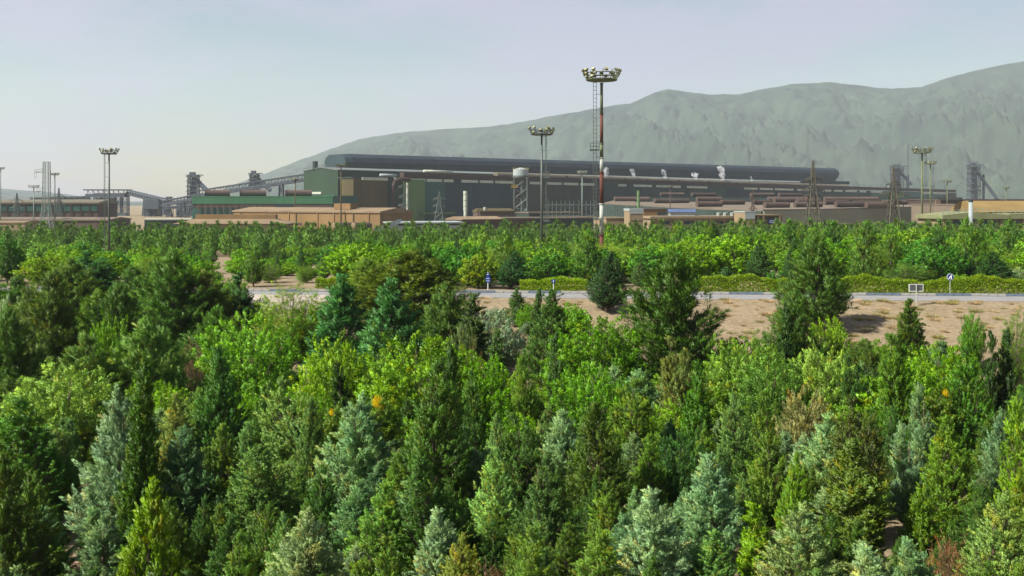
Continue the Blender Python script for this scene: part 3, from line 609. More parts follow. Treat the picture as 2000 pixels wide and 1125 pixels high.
PYL = mat('weathered_pylon_steel', (0.075, 0.07, 0.045), 0.7, 0.3, 0.5)
def pylon(px, Y, pytop, wbase, label, arms, m=STEEL, thick=1.0, left_only=False):
    c = base(px, Y); zt = CZ-(pytop-HOR)*Y/F; H = zt-c.z; root = thing('pylon', c, label, 'pylon', 'lattice power pylons')
    zw = c.z+H*0.62; ww = wbase*0.34
    c1 = Vector((c.x, c.y, zw))
    for i, j in ((-1, -1), (1, -1), (1, 1), (-1, 1)):
        mb = MB().bar(c+Vector((i*wbase/2, j*wbase/2, 0)), c1+Vector((i*ww/2, j*ww/2, 0)), .36*thick).bar(c1+Vector((i*ww/2, j*ww/2, 0)), Vector((c.x+i*.15, c.y+j*.15, zt)), .22*thick); mesh_obj('leg', mb, m, root)
    mb = MB(); lattice(mb, c, wbase, c1, ww, 4, brace=.10*thick, legs=False); lattice(mb, c1, ww, (c.x, c.y, zt), .3, 5, brace=.09*thick, legs=False); mesh_obj('bracing', mb, m, root)
    for s, hw in arms:
        z = c.z+H*s
        for sd in ((-1,) if left_only else (-1, 1)):
            tip = Vector((c.x+sd*hw, c.y, z)); mb = MB()
            for q in (-.4, .4): mb.bar((c.x+sd*.4, c.y+q, z), tip, .2*thick).bar((c.x+sd*.4, c.y+q, z+1.2), tip, .18*thick)
            for q in (.3, .6): mb.bar((c.x+sd*hw*q, c.y-.3*(1-q), z), (c.x+sd*hw*q, c.y, z+1.2*(1-q)), .1*thick)
            mesh_obj('crossarm', mb, m, root)
            mesh_obj('insulator', MB().tube(tip, tip-Vector((0, 0, 1.6)), .14*thick, n=6), DBROWN, root)
    return root
pylon(1588, 400, 314, 6.0, 'tall dark lattice pylon standing in front of the pink yard', ((.64, 4.2), (.56, 3.4), (.76, 3.0)), PYL, 1.15)
pylon(1745, 400, 325, 5.6, 'lattice pylon between the pink yard and the twin floodlight masts', ((.62, 5.4), (.52, 3.6), (.76, 2.6)), PYL, 1.05)
pylon(858, 560, 374, 6.0, 'short grey lattice pylon before the dark slate wall', ((.8, 3.2), (.62, 3.2), (.45, 3.0)), GALV, 1.0)
pylon(33, 560, 377, 4.0, 'small faint pylon before the brown hall at the left', ((.8, 3), (.6, 3.2), (.66, 2.0)), GALV, .8)
pylon(115, 560, 367, 4.0, 'small faint pylon right of the tall left mast', ((.8, 3), (.6, 3.2), (.66, 2.0)), GALV, .8)
pylon(790, 500, 358, 2.2, 'narrow pylon with many crossarms in front of the light green wall', ((.92, 3.0), (.72, 2.6), (.55, 3.0), (.35, 3.0)), GALV, .8)
pylon(1470, 470, 372, 2.5, 'thin rusty pylon in front of the pink yard', ((.8, 1.6), (.6, 1.6)), BROWN, .7)
def big_left_tower():
    c = base(91, 460); zt = CZ-(316-HOR)*460/F; root = thing('lattice_tower', c, 'square lattice tower with side arms at the far left', 'tower')
    mb = MB(); lattice(mb, c, 5.2, (c.x, c.y, c.z+12), 2.6, 4, .28, .10); mesh_obj('base_frame', mb, GALVL, root)
    mb = MB(); lattice(mb, (c.x, c.y, c.z+12), 2.6, (c.x, c.y, zt), 2.1, 9, .24, .085); mesh_obj('shaft', mb, GALVL, root)
    for z, d in ((zt-4.4, 4.5), (zt-12.4, 3.8)):
        mb = MB().bar((c.x-1, c.y, z+.9), (c.x-d, c.y-1, z), .16).bar((c.x-1, c.y, z-.2), (c.x-d, c.y-1, z), .16); mesh_obj('crossarm', mb, GALVL, root)
        mb = MB().bar((c.x-1, c.y, z+1.7), (c.x-d-1, c.y+1, z+.9), .14).bar((c.x-d-1, c.y+1, z+.9), (c.x-d-1, c.y+1, z-3), .09).bar((c.x-d+.8, c.y-1, z), (c.x-d+.8, c.y-1, z-2.6), .09); mesh_obj('hanger', mb, GALVL, root)
big_left_tower()

CABLE = mat('cable', (0.05, 0.05, 0.05), .6)
def cable(a, b, sag, label):
    a, b = Vector(a), Vector(b); mb = MB(); n = 14; p = None
    for i in range(n+1):
        t = i/n; q = a.lerp(b, t)-Vector((0, 0, sag*4*t*(1-t)))
        if p is not None: mb.tube(p, q, .045, n=4, caps=False)
        p = q
    o = mesh_obj('power_cable', mb, CABLE); tag(o, label, 'cable', 'power cables')
for px0, px1, dy, nm in ((1588, 1745, 0, 'right tall pylons'), ):
    for s, z, w in ((-1, .64, 'upper left'), (1, .64, 'upper right'), (-1, .56, 'lower left'), (1, .56, 'lower right')):
        a = W(px0, 314, 400); b = W(px1, 325, 400); ga, gb = base(px0, 400).z, base(px1, 400).z
        cable((a.x+s*3.6, 400, ga+(a.z-ga)*z-1.5), (b.x+s*3.8, 400, gb+(b.z-gb)*(z-.03)-1.5), 1.6, '%s sagging power cable between the two tall right pylons' % w)
for q, w in ((0, 'upper'), (2.2, 'lower')): cable(W(-60, 352, 560)-Vector((0, 0, q)), W(33, 384, 560)-Vector((0, 0, q)), 1.0, '%s power cable reaching the small left pylon from the picture edge' % w)
for q, w in ((0, 'upper'), (2.2, 'lower')): cable(W(33, 384, 560)-Vector((0, 0, q)), W(115, 376, 560)-Vector((0, 0, q)), 1.5, '%s power cable between the two small left pylons' % w)
def furnace_tower(px, Y, pytop, pybase, wpx, label, chute, m=STEEL, tall=False):
    k = Y/F; c = base(px, Y); zb = c.z; zt = CZ-(pytop-HOR)*k; w = wpx*k; root = thing('steel_tower', c, label, 'tower', 'steel frame works towers')
    H = zt-zb; mb = MB(); lattice(mb, c, w, (c.x, c.y, zt-2), w*.85, 11, .8, .4); mesh_obj('frame', mb, m, root)
    mesh_obj('vessel', MB().tube((c.x, c.y, zb), (c.x, c.y, zb+H*.55), w*.33, w*.36, 14).tube((c.x, c.y, zb+H*.55), (c.x, c.y, zt-4), w*.3, w*.18, 14), m, root)
    for s in (.45, .58, .7, .82, .93):
        mesh_obj('platform', MB().box((c.x, c.y, zb+H*s), (w*1.18, w*1.18, .7)), m, root)
    mesh_obj('top_deck', MB().box((c.x+w*.1, c.y, zt-1.5), (w*1.5, w*.8, .8)), m, root)
    mesh_obj('top_house', MB().box((c.x-w*.1, c.y, zt+.2), (w*.5, w*.5, 2.4)), m, root)
    if tall:
        mb = MB()
        for s in (.2, .4, .6, .8): mb.tube((c.x+w*(s-.5), c.y, zt-1), (c.x+w*(s-.5), c.y, zt+2+3*s), .35, n=6)
        mesh_obj('riser_pipes', mb, m, root)
        cx = c.x+w*.95; mesh_obj('stack', MB().tube((cx, c.y, zb), (cx, c.y, zb+H*.78), w*.12, w*.12, 10), m, root)
    if chute:
        dx, dz = chute; a = Vector((c.x+w*.2, c.y-1, zb+H*.86)); b = Vector((c.x+dx*k, c.y-6, CZ-(dz-HOR)*k))
        mb = MB().bar(a, b, 3.2); mesh_obj('skip_bridge', mb, m, root)
        mb = MB(); n = 10
        for i in range(n):
            p, q = a.lerp(b, i/n), a.lerp(b, (i+1)/n); up = Vector((0, 0, 3.4)); mb.bar(p+up, q+up, .5).bar(p, p+up, .4).bar(p+up, q, .3)
        mesh_obj('bridge_truss', mb, m, root)
furnace_tower(378, 1100, 339, 386, 20, 'left dark furnace tower with skip bridge above the green shed', (36, 380))
furnace_tower(497, 1150, 336, 372, 17, 'second dark furnace tower half hidden behind the inclined conveyor', (34, 372))
furnace_tower(1752, 1700, 323, 392, 22, 'hazy blue steel tower behind the right end of the long hall', (26, 362), tall=True)
furnace_tower(1902, 1500, 320, 392, 20, 'rightmost hazy steel tower with long sloping skip bridge', (42, 390), tall=True)

def conveyor(a, b, w, label, legs=3, m=STEEL, hgt=5.0, roofm=None):
    a, b = Vector(a), Vector(b); root = thing('conveyor_bridge', Vector((a.x, a.y, -1)), label, 'conveyor', 'conveyor bridges')
    d = b-a; e = Vector((d.x, d.y, 0)).normalized(); nn = Vector((e.y, -e.x, 0)); up = Vector((0, 0, hgt))
    def beam(name, lo, hi, mm, wd):
        q = [a+nn*wd+Vector((0, 0, lo)), b+nn*wd+Vector((0, 0, lo)), b-nn*wd+Vector((0, 0, lo)), a-nn*wd+Vector((0, 0, lo))]; t = [p+Vector((0, 0, hi-lo)) for p in q]
        mesh_obj(name, MB().poly(q+t, [(0, 3, 2, 1), (4, 5, 6, 7), (0, 1, 5, 4), (2, 3, 7, 6), (1, 2, 6, 5), (0, 4, 7, 3)]), mm, root)
    beam('deck', 0, .9, m, w/2); beam('roof', hgt-.7, hgt, roofm or m, w/2+.3)
    n = max(6, int(d.length/6)); mb = MB()
    for i in range(n):
        p, q = a.lerp(b, i/n), a.lerp(b, (i+1)/n)
        for s in (-1, 1):
            o = nn*(s*w/2); mb.bar(p+o, p+o+up, .3); mb.bar(p+o, q+o+up, .3)
    mesh_obj('truss', mb, m, root)
    mesh_obj('belt', MB().tube(a+Vector((0, 0, 1.6)), b+Vector((0, 0, 1.6)), w*.3, n=6), m, root)
    for i in range(legs):
        p = a.lerp(b, (i+.5)/legs); mb = MB(); lattice(mb, (p.x, p.y, -1.5), 5, (p.x, p.y, p.z), 2.6, max(2, int(p.z/7)), .6, .3); mesh_obj('trestle', mb, m, root)
conveyor(W(392, 385, 850), W(605, 353, 800), 4, 'inclined trussed conveyor climbing right to the dark green hall', 2, STEEL, 5.6)
conveyor(W(318, 403, 1000), W(398, 388, 950), 4, 'short conveyor rising from the hopper house to the green shed', 1, STEEL, 5)
conveyor(W(320, 409, 1010), W(384, 405, 1000), 4, 'lower pipe bridge under the short conveyor', 3, STEEL, 2.4)
conveyor(W(248, 380, 1100), W(322, 398, 1040), 5, 'sloping conveyor down from the roofed steel platform', 1, STEEL, 5)
conveyor(W(60, 393, 1150), W(176, 390, 1150), 5, 'long level pipe bridge behind the brown hall', 6, STEEL, 4)
def left_complex():
    Y = 1100; k = Y/F
    root = thing('steel_platform', base(212, Y), 'large hazy steel framed platform building with overhanging flat canopy', 'building'); c = base(222, Y)
    mb = MB()
    for i in range(5):
        cx = W(192+i*13, 0, Y).x; lattice(mb, (cx, Y, -1), 6.4, (cx, Y, CZ-(378-HOR)*k), 6.4, 4, .7, .4)
    mesh_obj('frame', mb, STEEL, root)
    a, b = W(168, 371, Y), W(253, 372, Y); mesh_obj('canopy', MB().box(((a.x+b.x)/2, Y, a.z), (b.x-a.x, 16, 1.2)), STEEL, root)
    mb = MB()
    for i in range(8):
        x = a.x+4+i*(b.x-a.x-8)/7; mb.bar((x, Y-6, a.z-.6), (x, Y-6, a.z-7), .5)
        if i < 7: mb.bar((x, Y-6, a.z-.6), (x+5.5, Y-6, a.z-7), .35)
    mesh_obj('canopy_truss', mb, STEEL, root)
    a, b = W(172, 380, Y), W(248, 380, Y); mesh_obj('deck', MB().box(((a.x+b.x)/2, Y, a.z-1), (b.x-a.x, 15, 3.2)), STEEL, root)
    a, b = W(192, 386, Y), W(222, 386, Y); mesh_obj('cabin', MB().box(((a.x+b.x)/2, Y+2, (a.z-1)/2), (b.x-a.x, 12, a.z+1)), mat('hazy_wall', (.09, .11, .12), .8), root)
    a, b = W(226, 416, Y), W(256, 416, Y); mesh_obj('annex', MB().box(((a.x+b.x)/2, Y-9, (a.z-1)/2), (b.x-a.x, 9, a.z+1)), STEEL, root)
    Y = 1040; k = Y/F; root = thing('hopper_house', base(298, Y), 'dark hopper house on lattice legs between two conveyors', 'building')
    a, b = W(284, 391, Y), W(314, 391, Y); zb = CZ-(408-HOR)*k; mesh_obj('house', MB().box(((a.x+b.x)/2, Y, (a.z+zb)/2), (b.x-a.x, 14, a.z-zb)), STEEL, root)
    for px in (288, 299, 310):
        mb = MB(); x = W(px, 0, Y).x; lattice(mb, (x, Y, -1), 4.6, (x, Y, zb), 4.6, 3, .7, .4); mesh_obj('leg', mb, STEEL, root)
    root = thing('silo', base(327, Y), 'small square silo above the conveyor junction', 'silo'); c = W(326, 384, Y)
    mesh_obj('bin', MB().box((c.x, Y+6, c.z-3), (4.6, 5, 6)), STEEL, root); mesh_obj('hopper', MB().tube((c.x, Y+6, c.z-6), (c.x, Y+6, c.z-12), 2.6, .8, 8), STEEL, root); mesh_obj('stem', MB().tube((c.x, Y+6, c.z-11.9), (c.x, Y+6, -1), 1.2, n=8), STEEL, root)
    mesh_obj('mast', MB().tube((c.x+4, Y+6, -1), (c.x+4, Y+6, c.z), .35, n=6), STEEL, root)
    for i, px in enumerate((300, 322, 348, 362, 372)):
        r2 = tag(empty('storage_tank', base(px, 1150)), 'hazy grey upright tank under the conveyor junction, %s of five from the left' % ('first', 'second', 'third', 'fourth', 'fifth')[i], 'tank', 'upright tanks behind the left conveyors')
        b = base(px, 1150); mesh_obj('shell', MB().tube(b-Vector((0, 0, .5)), b+Vector((0, 0, 15)), 2.6, n=12), STEEL, r2); mesh_obj('cap', MB().tube(b+Vector((0, 0, 15.01)), b+Vector((0, 0, 16)), 2.6, .6, n=12), STEEL, r2)
    h, r, zt = shed('long_low_shed', 'low pale roofed shed in front of the hopper house', 'shed', 282, 560, 372, 565, 430, 14, DGREY, PALE, .4, .6)
left_complex()

def water_tower():
    Y = 580; k = Y/F; c = base(1017, Y); root = thing('water_tower', c, 'white water tank on a tall lattice tower before the brown wall', 'water tower')
    zt = CZ-(331-HOR)*k; zb = CZ-(343-HOR)*k; w = 30*k
    mesh_obj('tank', MB().tube((c.x, Y, zb), (c.x, Y, zt), w/2, w/2, 24).tube((c.x, Y, zt+.003), (c.x, Y, zt+1.0), w/2, .4, 24), GREYW, root)
    mesh_obj('tank_floor', MB().tube((c.x, Y, zb-1.0), (c.x, Y, zb-.005), w*.53, w*.53, 24), GALV, root)
    for i in range(16):
        a = 2*math.pi*i/16; p = Vector((c.x+math.cos(a)*w*.5, Y+math.sin(a)*w*.5, zt)); mesh_obj('railing_post', MB().bar(p, p+Vector((0, 0, 1)), .14), YELLOW, root)
    for i, j in ((-1, -1), (1, -1), (1, 1), (-1, 1)):
        mesh_obj('leg', MB().tube((c.x+i*w*.42, Y+j*w*.42, c.z-.3), (c.x+i*w*.42, Y+j*w*.42, zb-1), .4, n=8), GALV, root)
    mb = MB(); lattice(mb, (c.x, Y, c.z), w*.84, (c.x, Y, zb-1.2), w*.84, 5, brace=.16, legs=False); mesh_obj('bracing', mb, GALV, root)
    mesh_obj('riser', MB().tube((c.x+.8, Y, c.z-.3), (c.x+.8, Y, zb-1), .9, n=10), GALV, root)
    z = CZ-(366-HOR)*k; mesh_obj('platform', MB().box((c.x-w*.42, Y-w*.3, z), (3.4, 3, .4)), YELLOW, root)
    mb = MB()
    for q in (0, .6, 1.2): mb.bar((c.x-w*.42-1.7, Y-w*.3-1.5, z+q), (c.x-w*.42+1.7, Y-w*.3-1.5, z+q), .12)
    mesh_obj('platform_railing', mb, YELLOW, root)
water_tower()

def vent_stack(px, Y, py, w, label, m):
    c = base(px, Y); zt = CZ-(py-HOR)*Y/F; r = w*Y/F/2; root = thing('vent_stack', c, label, 'chimney')
    zm = c.z+(zt-c.z)*.5
    mesh_obj('lower_shaft', MB().tube((c.x, Y, c.z-.3), (c.x, Y, zm), r*.85, r*.85, 14), m, root, False); mesh_obj('upper_shaft', MB().tube((c.x, Y, zm+.003), (c.x, Y, zt), r, r, 14), m, root, False)
    for q in (.6, .75, .9): mesh_obj('band', MB().tube((c.x, Y, c.z+(zt-c.z)*q), (c.x, Y, c.z+(zt-c.z)*q+.4), r*1.08, r*1.08, 14), GALVL, root)
vent_stack(909, 560, 373, 8, 'pale free standing vent stack before the dark slate wall', PALE)
vent_stack(795.5, 560, 357, 4, 'thin pale pipe stack at the edge of the light green wall', PALE)
vent_stack(1247, 640, 372, 6, 'short green vent stack behind the dark drum', LGREEN)
vent_stack(1773, 1500, 282, 1.6, 'very thin tall stack behind the right lattice pylon', STEEL)

def gantries():
    for i, px in enumerate([1071, 1079, 1087, 1096, 1104, 1113, 1121, 1131, 1145, 1154, 1162, 1186, 1199, 1205, 1215, 1228, 1240, 1252]):
        Y = 520+(i % 3)*14; c = base(px, Y); H = (CZ-((392 if px < 1170 else 400)-HOR)*Y/F)-c.z
        root = tag(empty('gantry', c), 'grey steel switchyard gantry post with crossbeam, %s from the left in the row' % 'first second third fourth fifth sixth seventh eighth ninth tenth eleventh twelfth thirteenth fourteenth fifteenth sixteenth seventeenth eighteenth'.split()[i], 'gantry', 'switchyard gantries')
        mesh_obj('post', MB().bar(c-Vector((0, 0, .3)), c+Vector((0, 0, H)), .27), MIDG, root)
        mb = MB().bar(c+Vector((-1.9, 0, H*.86)), c+Vector((1.9, 0, H*.86)), .24).bar(c+Vector((-1.7, 0, H*.52)), c+Vector((1.7, 0, H*.52)), .2); mesh_obj('crossbeam', mb, MIDG, root)
        mb = MB().bar(c+Vector((0, 0, H*.95)), c+Vector((1.5, 0, H*.86)), .12).bar(c+Vector((0, 0, H*.66)), c+Vector((-1.5, 0, H*.86)), .12); mesh_obj('stay', mb, MIDG, root)
gantries()

# ------------------------------------------------------------------ floodlight masts
LAMP_MESH = {}
def lamp_mesh(sz):
    if sz not in LAMP_MESH:
        mb = MB().box((0, 0, 0), (.62*sz, .34*sz, .46*sz)).box((0, -.22*sz, -.02*sz), (.52*sz, .1*sz, .36*sz)).bar((0, .1*sz, -.45*sz), (0, .1*sz, -.2*sz), .1*sz)
        o = mesh_obj('floodlight', mb, LAMPD); me = o.data; bpy.data.objects.remove(o)
        me.materials.append(LAMPY)
        for i, p in enumerate(me.polygons): p.material_index = 1 if 6 <= i < 12 or i % 5 == 3 else 0
        LAMP_MESH[sz] = me
    return LAMP_MESH[sz]
def mast(px, Y, pyt, headpx, r0, r1, label, bands=None, ladder=0, m=MAST_G, tiers=3, nl=10, platforms=()):
    k = Y/F; c = base(px, Y); zt = CZ-(pyt-HOR)*k; R0 = headpx*k/2; hh = R0*.52; zb = zt-hh
    root = thing('floodlight_mast', c, label, 'floodlight mast', 'floodlight masts')
    H = zb-c.z
    rad = lambda z: r0+(r1-r0)*(z-c.z)/H
    if bands:
        for a, b, mm in bands:
            za, zz = CZ-(a-HOR)*k, CZ-(b-HOR)*k; za = max(za, c.z-.3); zz = min(zz, zb)
            mesh_obj('pole_section', MB().tube((c.x, Y, za+.002), (c.x, Y, zz), rad(za), rad(zz), 16), mm, root, True)
            mesh_obj('flange', MB().tube((c.x, Y, zz-.12), (c.x, Y, zz+.1), rad(zz)*1.35, rad(zz)*1.35, 16), mm, root)
    else:
        mesh_obj('pole', MB().tube((c.x, Y, c.z-.3), (c.x, Y, zb), r0, r1, 12), m, root, True)
    mb = MB(); n = 12
    th = max(.05, .018*R0*2)
    radii = [R0*(.82+.08*i) for i in range(3)]; zs = [zb+.05+hh*.34*i for i in range(3)]
    for i in range(3):
        for j in range(n):
            a, b = 2*math.pi*j/n, 2*math.pi*(j+1)/n
            mb.bar((c.x+math.cos(a)*radii[i], Y+math.sin(a)*radii[i], zs[i]), (c.x+math.cos(b)*radii[i], Y+math.sin(b)*radii[i], zs[i]), th*(1.7 if i == 0 else 1))
    for j in range(n):
        a = 2*math.pi*j/n
        mb.bar((c.x+math.cos(a)*radii[0], Y+math.sin(a)*radii[0], zs[0]), (c.x+math.cos(a)*R0, Y+math.sin(a)*R0, zt), th*.9)
        if j % 2 == 0: mb.bar((c.x, Y, zs[0]), (c.x+math.cos(a)*radii[0], Y+math.sin(a)*radii[0], zs[0]), th)
    mesh_obj('head_frame', mb, m, root)
    mesh_obj('head_deck', MB().tube((c.x, Y, zb-.12), (c.x, Y, zb+.02), radii[0]*.97, radii[0]*.97, 20), m, root)
    sz = R0/4.1*1.2
    for i in range(tiers):
        for j in range(nl):
            if random.random() < .25: continue
            a = 2*math.pi*(j+.25*i+random.uniform(-.2, .2))/nl; rr = radii[i]+.12*sz
            o = bpy.data.objects.new('floodlight', lamp_mesh(round(sz, 2))); COL.objects.link(o); o.parent = root
            o.location = Vector((c.x+math.cos(a)*rr, Y+math.sin(a)*rr, zs[i]+.5*sz))-c; o.rotation_euler = (R(-28), 0, a+math.pi/2)
    if ladder:
        mb = MB(); s = ladder; x0 = c.x+s*(r0+.55); x1 = c.x+s*(r0+1.15) if r0 > .3 else c.x+s*(r0+.75)
        z0, z1 = c.z+2, zb-.1; step = .75 if Y < 300 else 1.4; t = .07 if Y < 300 else .09
        mb.bar((x0, Y-.1, z0), (x0, Y-.1, z1), t).bar((x1, Y-.1, z0), (x1, Y-.1, z1), t)
        z = z0
        q = 0
        while z < z1:
            mb.bar((x0, Y-.1, z), (x1, Y-.1, z), t*.8)
            if q % 4 == 0: mb.bar((x0, Y-.1, z), (c.x, Y-.1, z), t*.8)
            z += step; q += 1
        mesh_obj('ladder', mb, GALV, root)
    for py, w, s in platforms:
        z = CZ-(py-HOR)*k; cx = c.x+s*(r0+w/2+.1); mb = MB().box((cx, Y-.2, z), (w, 1.5, .28)); mesh_obj('platform', mb, GALV, root)
        mb = MB()
        for q in (0, .65, 1.3):
            if q: mb.bar((cx-w/2, Y-.9, z+q), (cx+w/2, Y-.9, z+q), .09)
        for i in range(4): mb.bar((cx-w/2+w*i/3, Y-.9, z), (cx-w/2+w*i/3, Y-.9, z+1.3), .09)
        mesh_obj('platform_railing', mb, GALV, root)
    return root
mast(1175, 210, 138, 72, .44, .26, 'tallest red and white banded floodlight mast with side ladder', bands=[(520, 459, RUST), (459, 398, WHITE), (398, 337, RUST), (337, 308, WHITE), (308, 280, MAST_G), (280, 223, RUST), (223, 163, MAST_G)], ladder=-1, nl=11, platforms=((293, 1.7, -1), (427, 1.0, -1)))
mast(1058, 236, 250, 50, .30, .19, 'tall grey floodlight mast left of the red and white one', ladder=1, m=GALV, nl=10, platforms=((347, 1.3, 1), (432, 1.3, 1)))
mast(213, 232, 291, 36, .26, .17, 'slim dark floodlight mast standing alone at the left', ladder=-1, m=GALV, nl=9)
mast(1801, 430, 289, 38, .5, .3, 'taller of the two neighbouring floodlight masts at the right', ladder=1, m=MAST_G, nl=9, platforms=((362, 1.4, 1), ))
mast(1817, 560, 314, 25, .42, .28, 'shorter floodlight mast close behind the tall right one', ladder=1, m=MAST_G, tiers=2, nl=8, platforms=((366, 1.4, 1), ))
mast(1850, 640, 351, 18, .35, .25, 'small floodlight mast left of the hazy right tower', m=MAST_G, tiers=2, nl=6)
mast(1965, 600, 364, 14, .35, .25, 'smallest floodlight mast at the far right', m=MAST_G, tiers=2, nl=6)
mast(66, 520, 361, 21, .3, .22, 'floodlight mast left of the square lattice tower', m=GALVL, tiers=2, nl=7)
mast(107, 520, 337, 18, .38, .25, 'floodlight mast beside the right of the square lattice tower', m=GALV, tiers=2, nl=7)
mast(577, 520, 348, 17, .35, .22, 'floodlight mast before the green shed and conveyor', m=OLIVE, tiers=2, nl=7)
mast(666, 480, 320, 22, .36, .22, 'brown floodlight mast before the dark green hall', m=OLIVE, tiers=2, nl=8)
mast(1137, 560, 333, 21, .34, .22, 'pale floodlight mast standing among the steel gantries', m=GALVL, tiers=2, nl=8)
mast(1309, 560, 362, 14, .28, .2, 'thin brown floodlight mast above the blue cabin', m=BROWN, tiers=2, nl=6)
mast(1, 480, 326, 16, .3, .2, 'floodlight mast cut by the left picture edge', m=GALVL, tiers=2, nl=7)

# ------------------------------------------------------------------ road, kerb, hedge, signs
def yyp(x, yy, z=0.0): return Vector((x, yy-0.08*x, z))
def strip(name, x0, x1, ya, yb, z0, z1, m, step=2.0):
    n = int((x1-x0)/step); pts = []; fs = []
    for i in range(n+1):
        x = x0+(x1-x0)*i/n; pts += [yyp(x, ya, z1), yyp(x, yb, z1), yyp(x, ya, z0), yyp(x, yb, z0)]
        if i: a = 4*i; fs += [(a-4, a, a+1, a-3), (a-4, a-2, a+2, a), (a-3, a+1, a+3, a-1), (a-2, a-1, a+3, a+2)]
    fs += [(0, 1, 3, 2), (4*n, 4*n+2, 4*n+3, 4*n+1)]
    return tag(mesh_obj(name, MB().poly(pts, fs), m), kind='structure')
ASPH = mat('pale_dusty_asphalt', (0.23, 0.225, 0.22), .9, .18, .6)
strip('road', -220, 220, 101.6, 106.7, 4.2, 5.03, ASPH)
pv = strip('pavement', -220, 220, 106.95, 108.0, 4.2, 5.15, mat('verge_dust', (.36, .29, .20), .9, .25, .8))
kerb = strip('kerb', -220, 220, 106.72, 106.93, 4.2, 5.06, mat('kerb_bed', (.35, .35, .33), .9))
KB = mat('kerb_blue', (.13, .17, .215), .8, .25, 1.5); KW = mat('kerb_white', (.34, .33, .30), .85, .2, 1.5)
def kerbstones():
    proto = {}
    x = -56.0; i = 0
    while x < 56:
        col = KB if int((x+60)//3.2) % 2 else KW
        c = yyp(x+.39, 106.81, 5.16)
        key = col.name
        if key not in proto:
            o = mesh_obj('kerb_stone', MB().box((0, 0, 0), (.76, .24, .2), Vector((1, -.08, 0)).normalized()), col, None); proto[key] = o
        else:
            o = proto[key].copy(); COL.objects.link(o)
        o.parent = kerb; o.location = c+Vector((0, random.uniform(-.015, .015), random.uniform(-.012, .012)))
        x += .8
kerbstones()
# pale junction apron at the left
def apron():
    pts = [yyp(-24.5, 95.5, 4.1), yyp(-17.4, 96.5, 4.3), yyp(-16.6, 101.6, 5.034), yyp(-25.5, 101.6, 5.034), ]
    mb = MB().poly([p+Vector((0, 0, .12)) for p in pts]+[p-Vector((0, 0, 1)) for p in pts], [(0, 1, 2, 3), (0, 4, 5, 1), (1, 5, 6, 2), (2, 6, 7, 3), (3, 7, 4, 0)])
    tag(mesh_obj('pavement', mb, mat('pale_concrete', (.36, .30, .25), .9, .12, .4)), kind='structure')
apron()

def tri_mesh(name, pos, tint, warm, m=FOL, nor=None):
    n = len(pos)//3
    me = bpy.data.meshes.new(name); me.vertices.add(3*n); me.vertices.foreach_set('co', np.ascontiguousarray(pos, dtype=np.float32).ravel())
    me.loops.add(3*n); me.loops.foreach_set('vertex_index', np.arange(3*n, dtype=np.int32))
    me.polygons.add(n); me.polygons.foreach_set('loop_start', np.arange(0, 3*n, 3, dtype=np.int32))
    a = me.attributes.new('tint', 'FLOAT', 'FACE'); a.data.foreach_set('value', tint.astype(np.float32))
    a = me.attributes.new('warm', 'FLOAT', 'FACE'); a.data.foreach_set('value', warm.astype(np.float32))
    me.materials.append(m); me.update(calc_edges=True)
    if nor is not None:                       # rounded tufts: leaf normals follow the tuft they belong to
        me.polygons.foreach_set('use_smooth', np.ones(n, dtype=bool))
        me.normals_split_custom_set_from_vertices(np.repeat(nor, 3, 0).astype(np.float32))
    return me
def nrm(v): return v/np.maximum(np.linalg.norm(v, axis=-1, keepdims=True), 1e-9)
def leaves(rng, pos, d, npref, L, Wd):
    side = nrm(np.cross(d, npref)); w = (Wd/2)[:, None]
    out = np.empty((len(pos)*3, 3)); out[0::3] = pos-side*w; out[1::3] = pos+side*w; out[2::3] = pos+d*L[:, None]
    return out

def hedge(x0, x1, label, yy0=108.1, hgt=1.55, seed=1, dens=1000, name='hedge'):
    rng = np.random.default_rng(seed); n = int((x1-x0)*dens)
    x = rng.uniform(x0, x1, n); top = hgt*(0.86+0.16*np.sin(x*.55+seed)+.07*np.sin(x*1.7)+.05*np.sin(x*4.1))
    dep = 1.7; f = rng.random(n)
    onf = f < .5
    y = np.where(onf, yy0+rng.uniform(0, .15, n), yy0+rng.uniform(0, dep, n)); z = np.where(onf, rng.uniform(0, 1, n)*top, top-rng.random(n)**2*.25)
    z = np.where(onf, z, z-0.35*((y-yy0-dep/2)/(dep/2))**4*.6)
    p = np.stack([x, y-.08*x, 5.12+z], 1)
    nn = np.where(onf[:, None], np.array([[0, -1, .25]]), np.array([[0, -.2, 1]]))+rng.normal(0, .55, (n, 3))
    d = nrm(np.array([[0, -.2, .7]])+rng.normal(0, .6, (n, 3)))
    T = leaves(rng, p, d, nn, rng.uniform(.12, .22, n), rng.uniform(.08, .13, n))
    ox = (x0+x1)/2; o0 = Vector((ox, yy0-.08*ox, 5.1)); T -= np.array(o0)
    me = tri_mesh(name, T, rng.uniform(.75, 1.2, n), (rng.random(n) < .04)*.6)
    root = thing(name, o0, label, 'hedge')
    o = bpy.data.objects.new('leaves', me); COL.objects.link(o); o.parent = root; o.color = (.21, .34, .016, 1)
    st = MB()
    for i in range(int((x1-x0)/1.0)):
        xx = x0+.5+i; st.tube(yyp(xx, yy0+.8, 5.0), yyp(xx+.1, yy0+.8, 5.9), .05, .03, 5)
    mesh_obj('stems', st, BARK, root)
hedge(18.0, 58, 'long clipped lime green hedge along the right half of the road', seed=2)
hedge(.8, 7.4, 'short clipped lime green hedge left of the dark oval cypress', seed=5, hgt=1.2)
hedge(-19.8, -16.4, 'small dark clipped hedge behind the pale junction apron', seed=8, hgt=1.3, yy0=109)
hedge(8.6, 10.4, 'narrow remnant of clipped hedge between the oval cypress and big pine', seed=9, hgt=1.2)

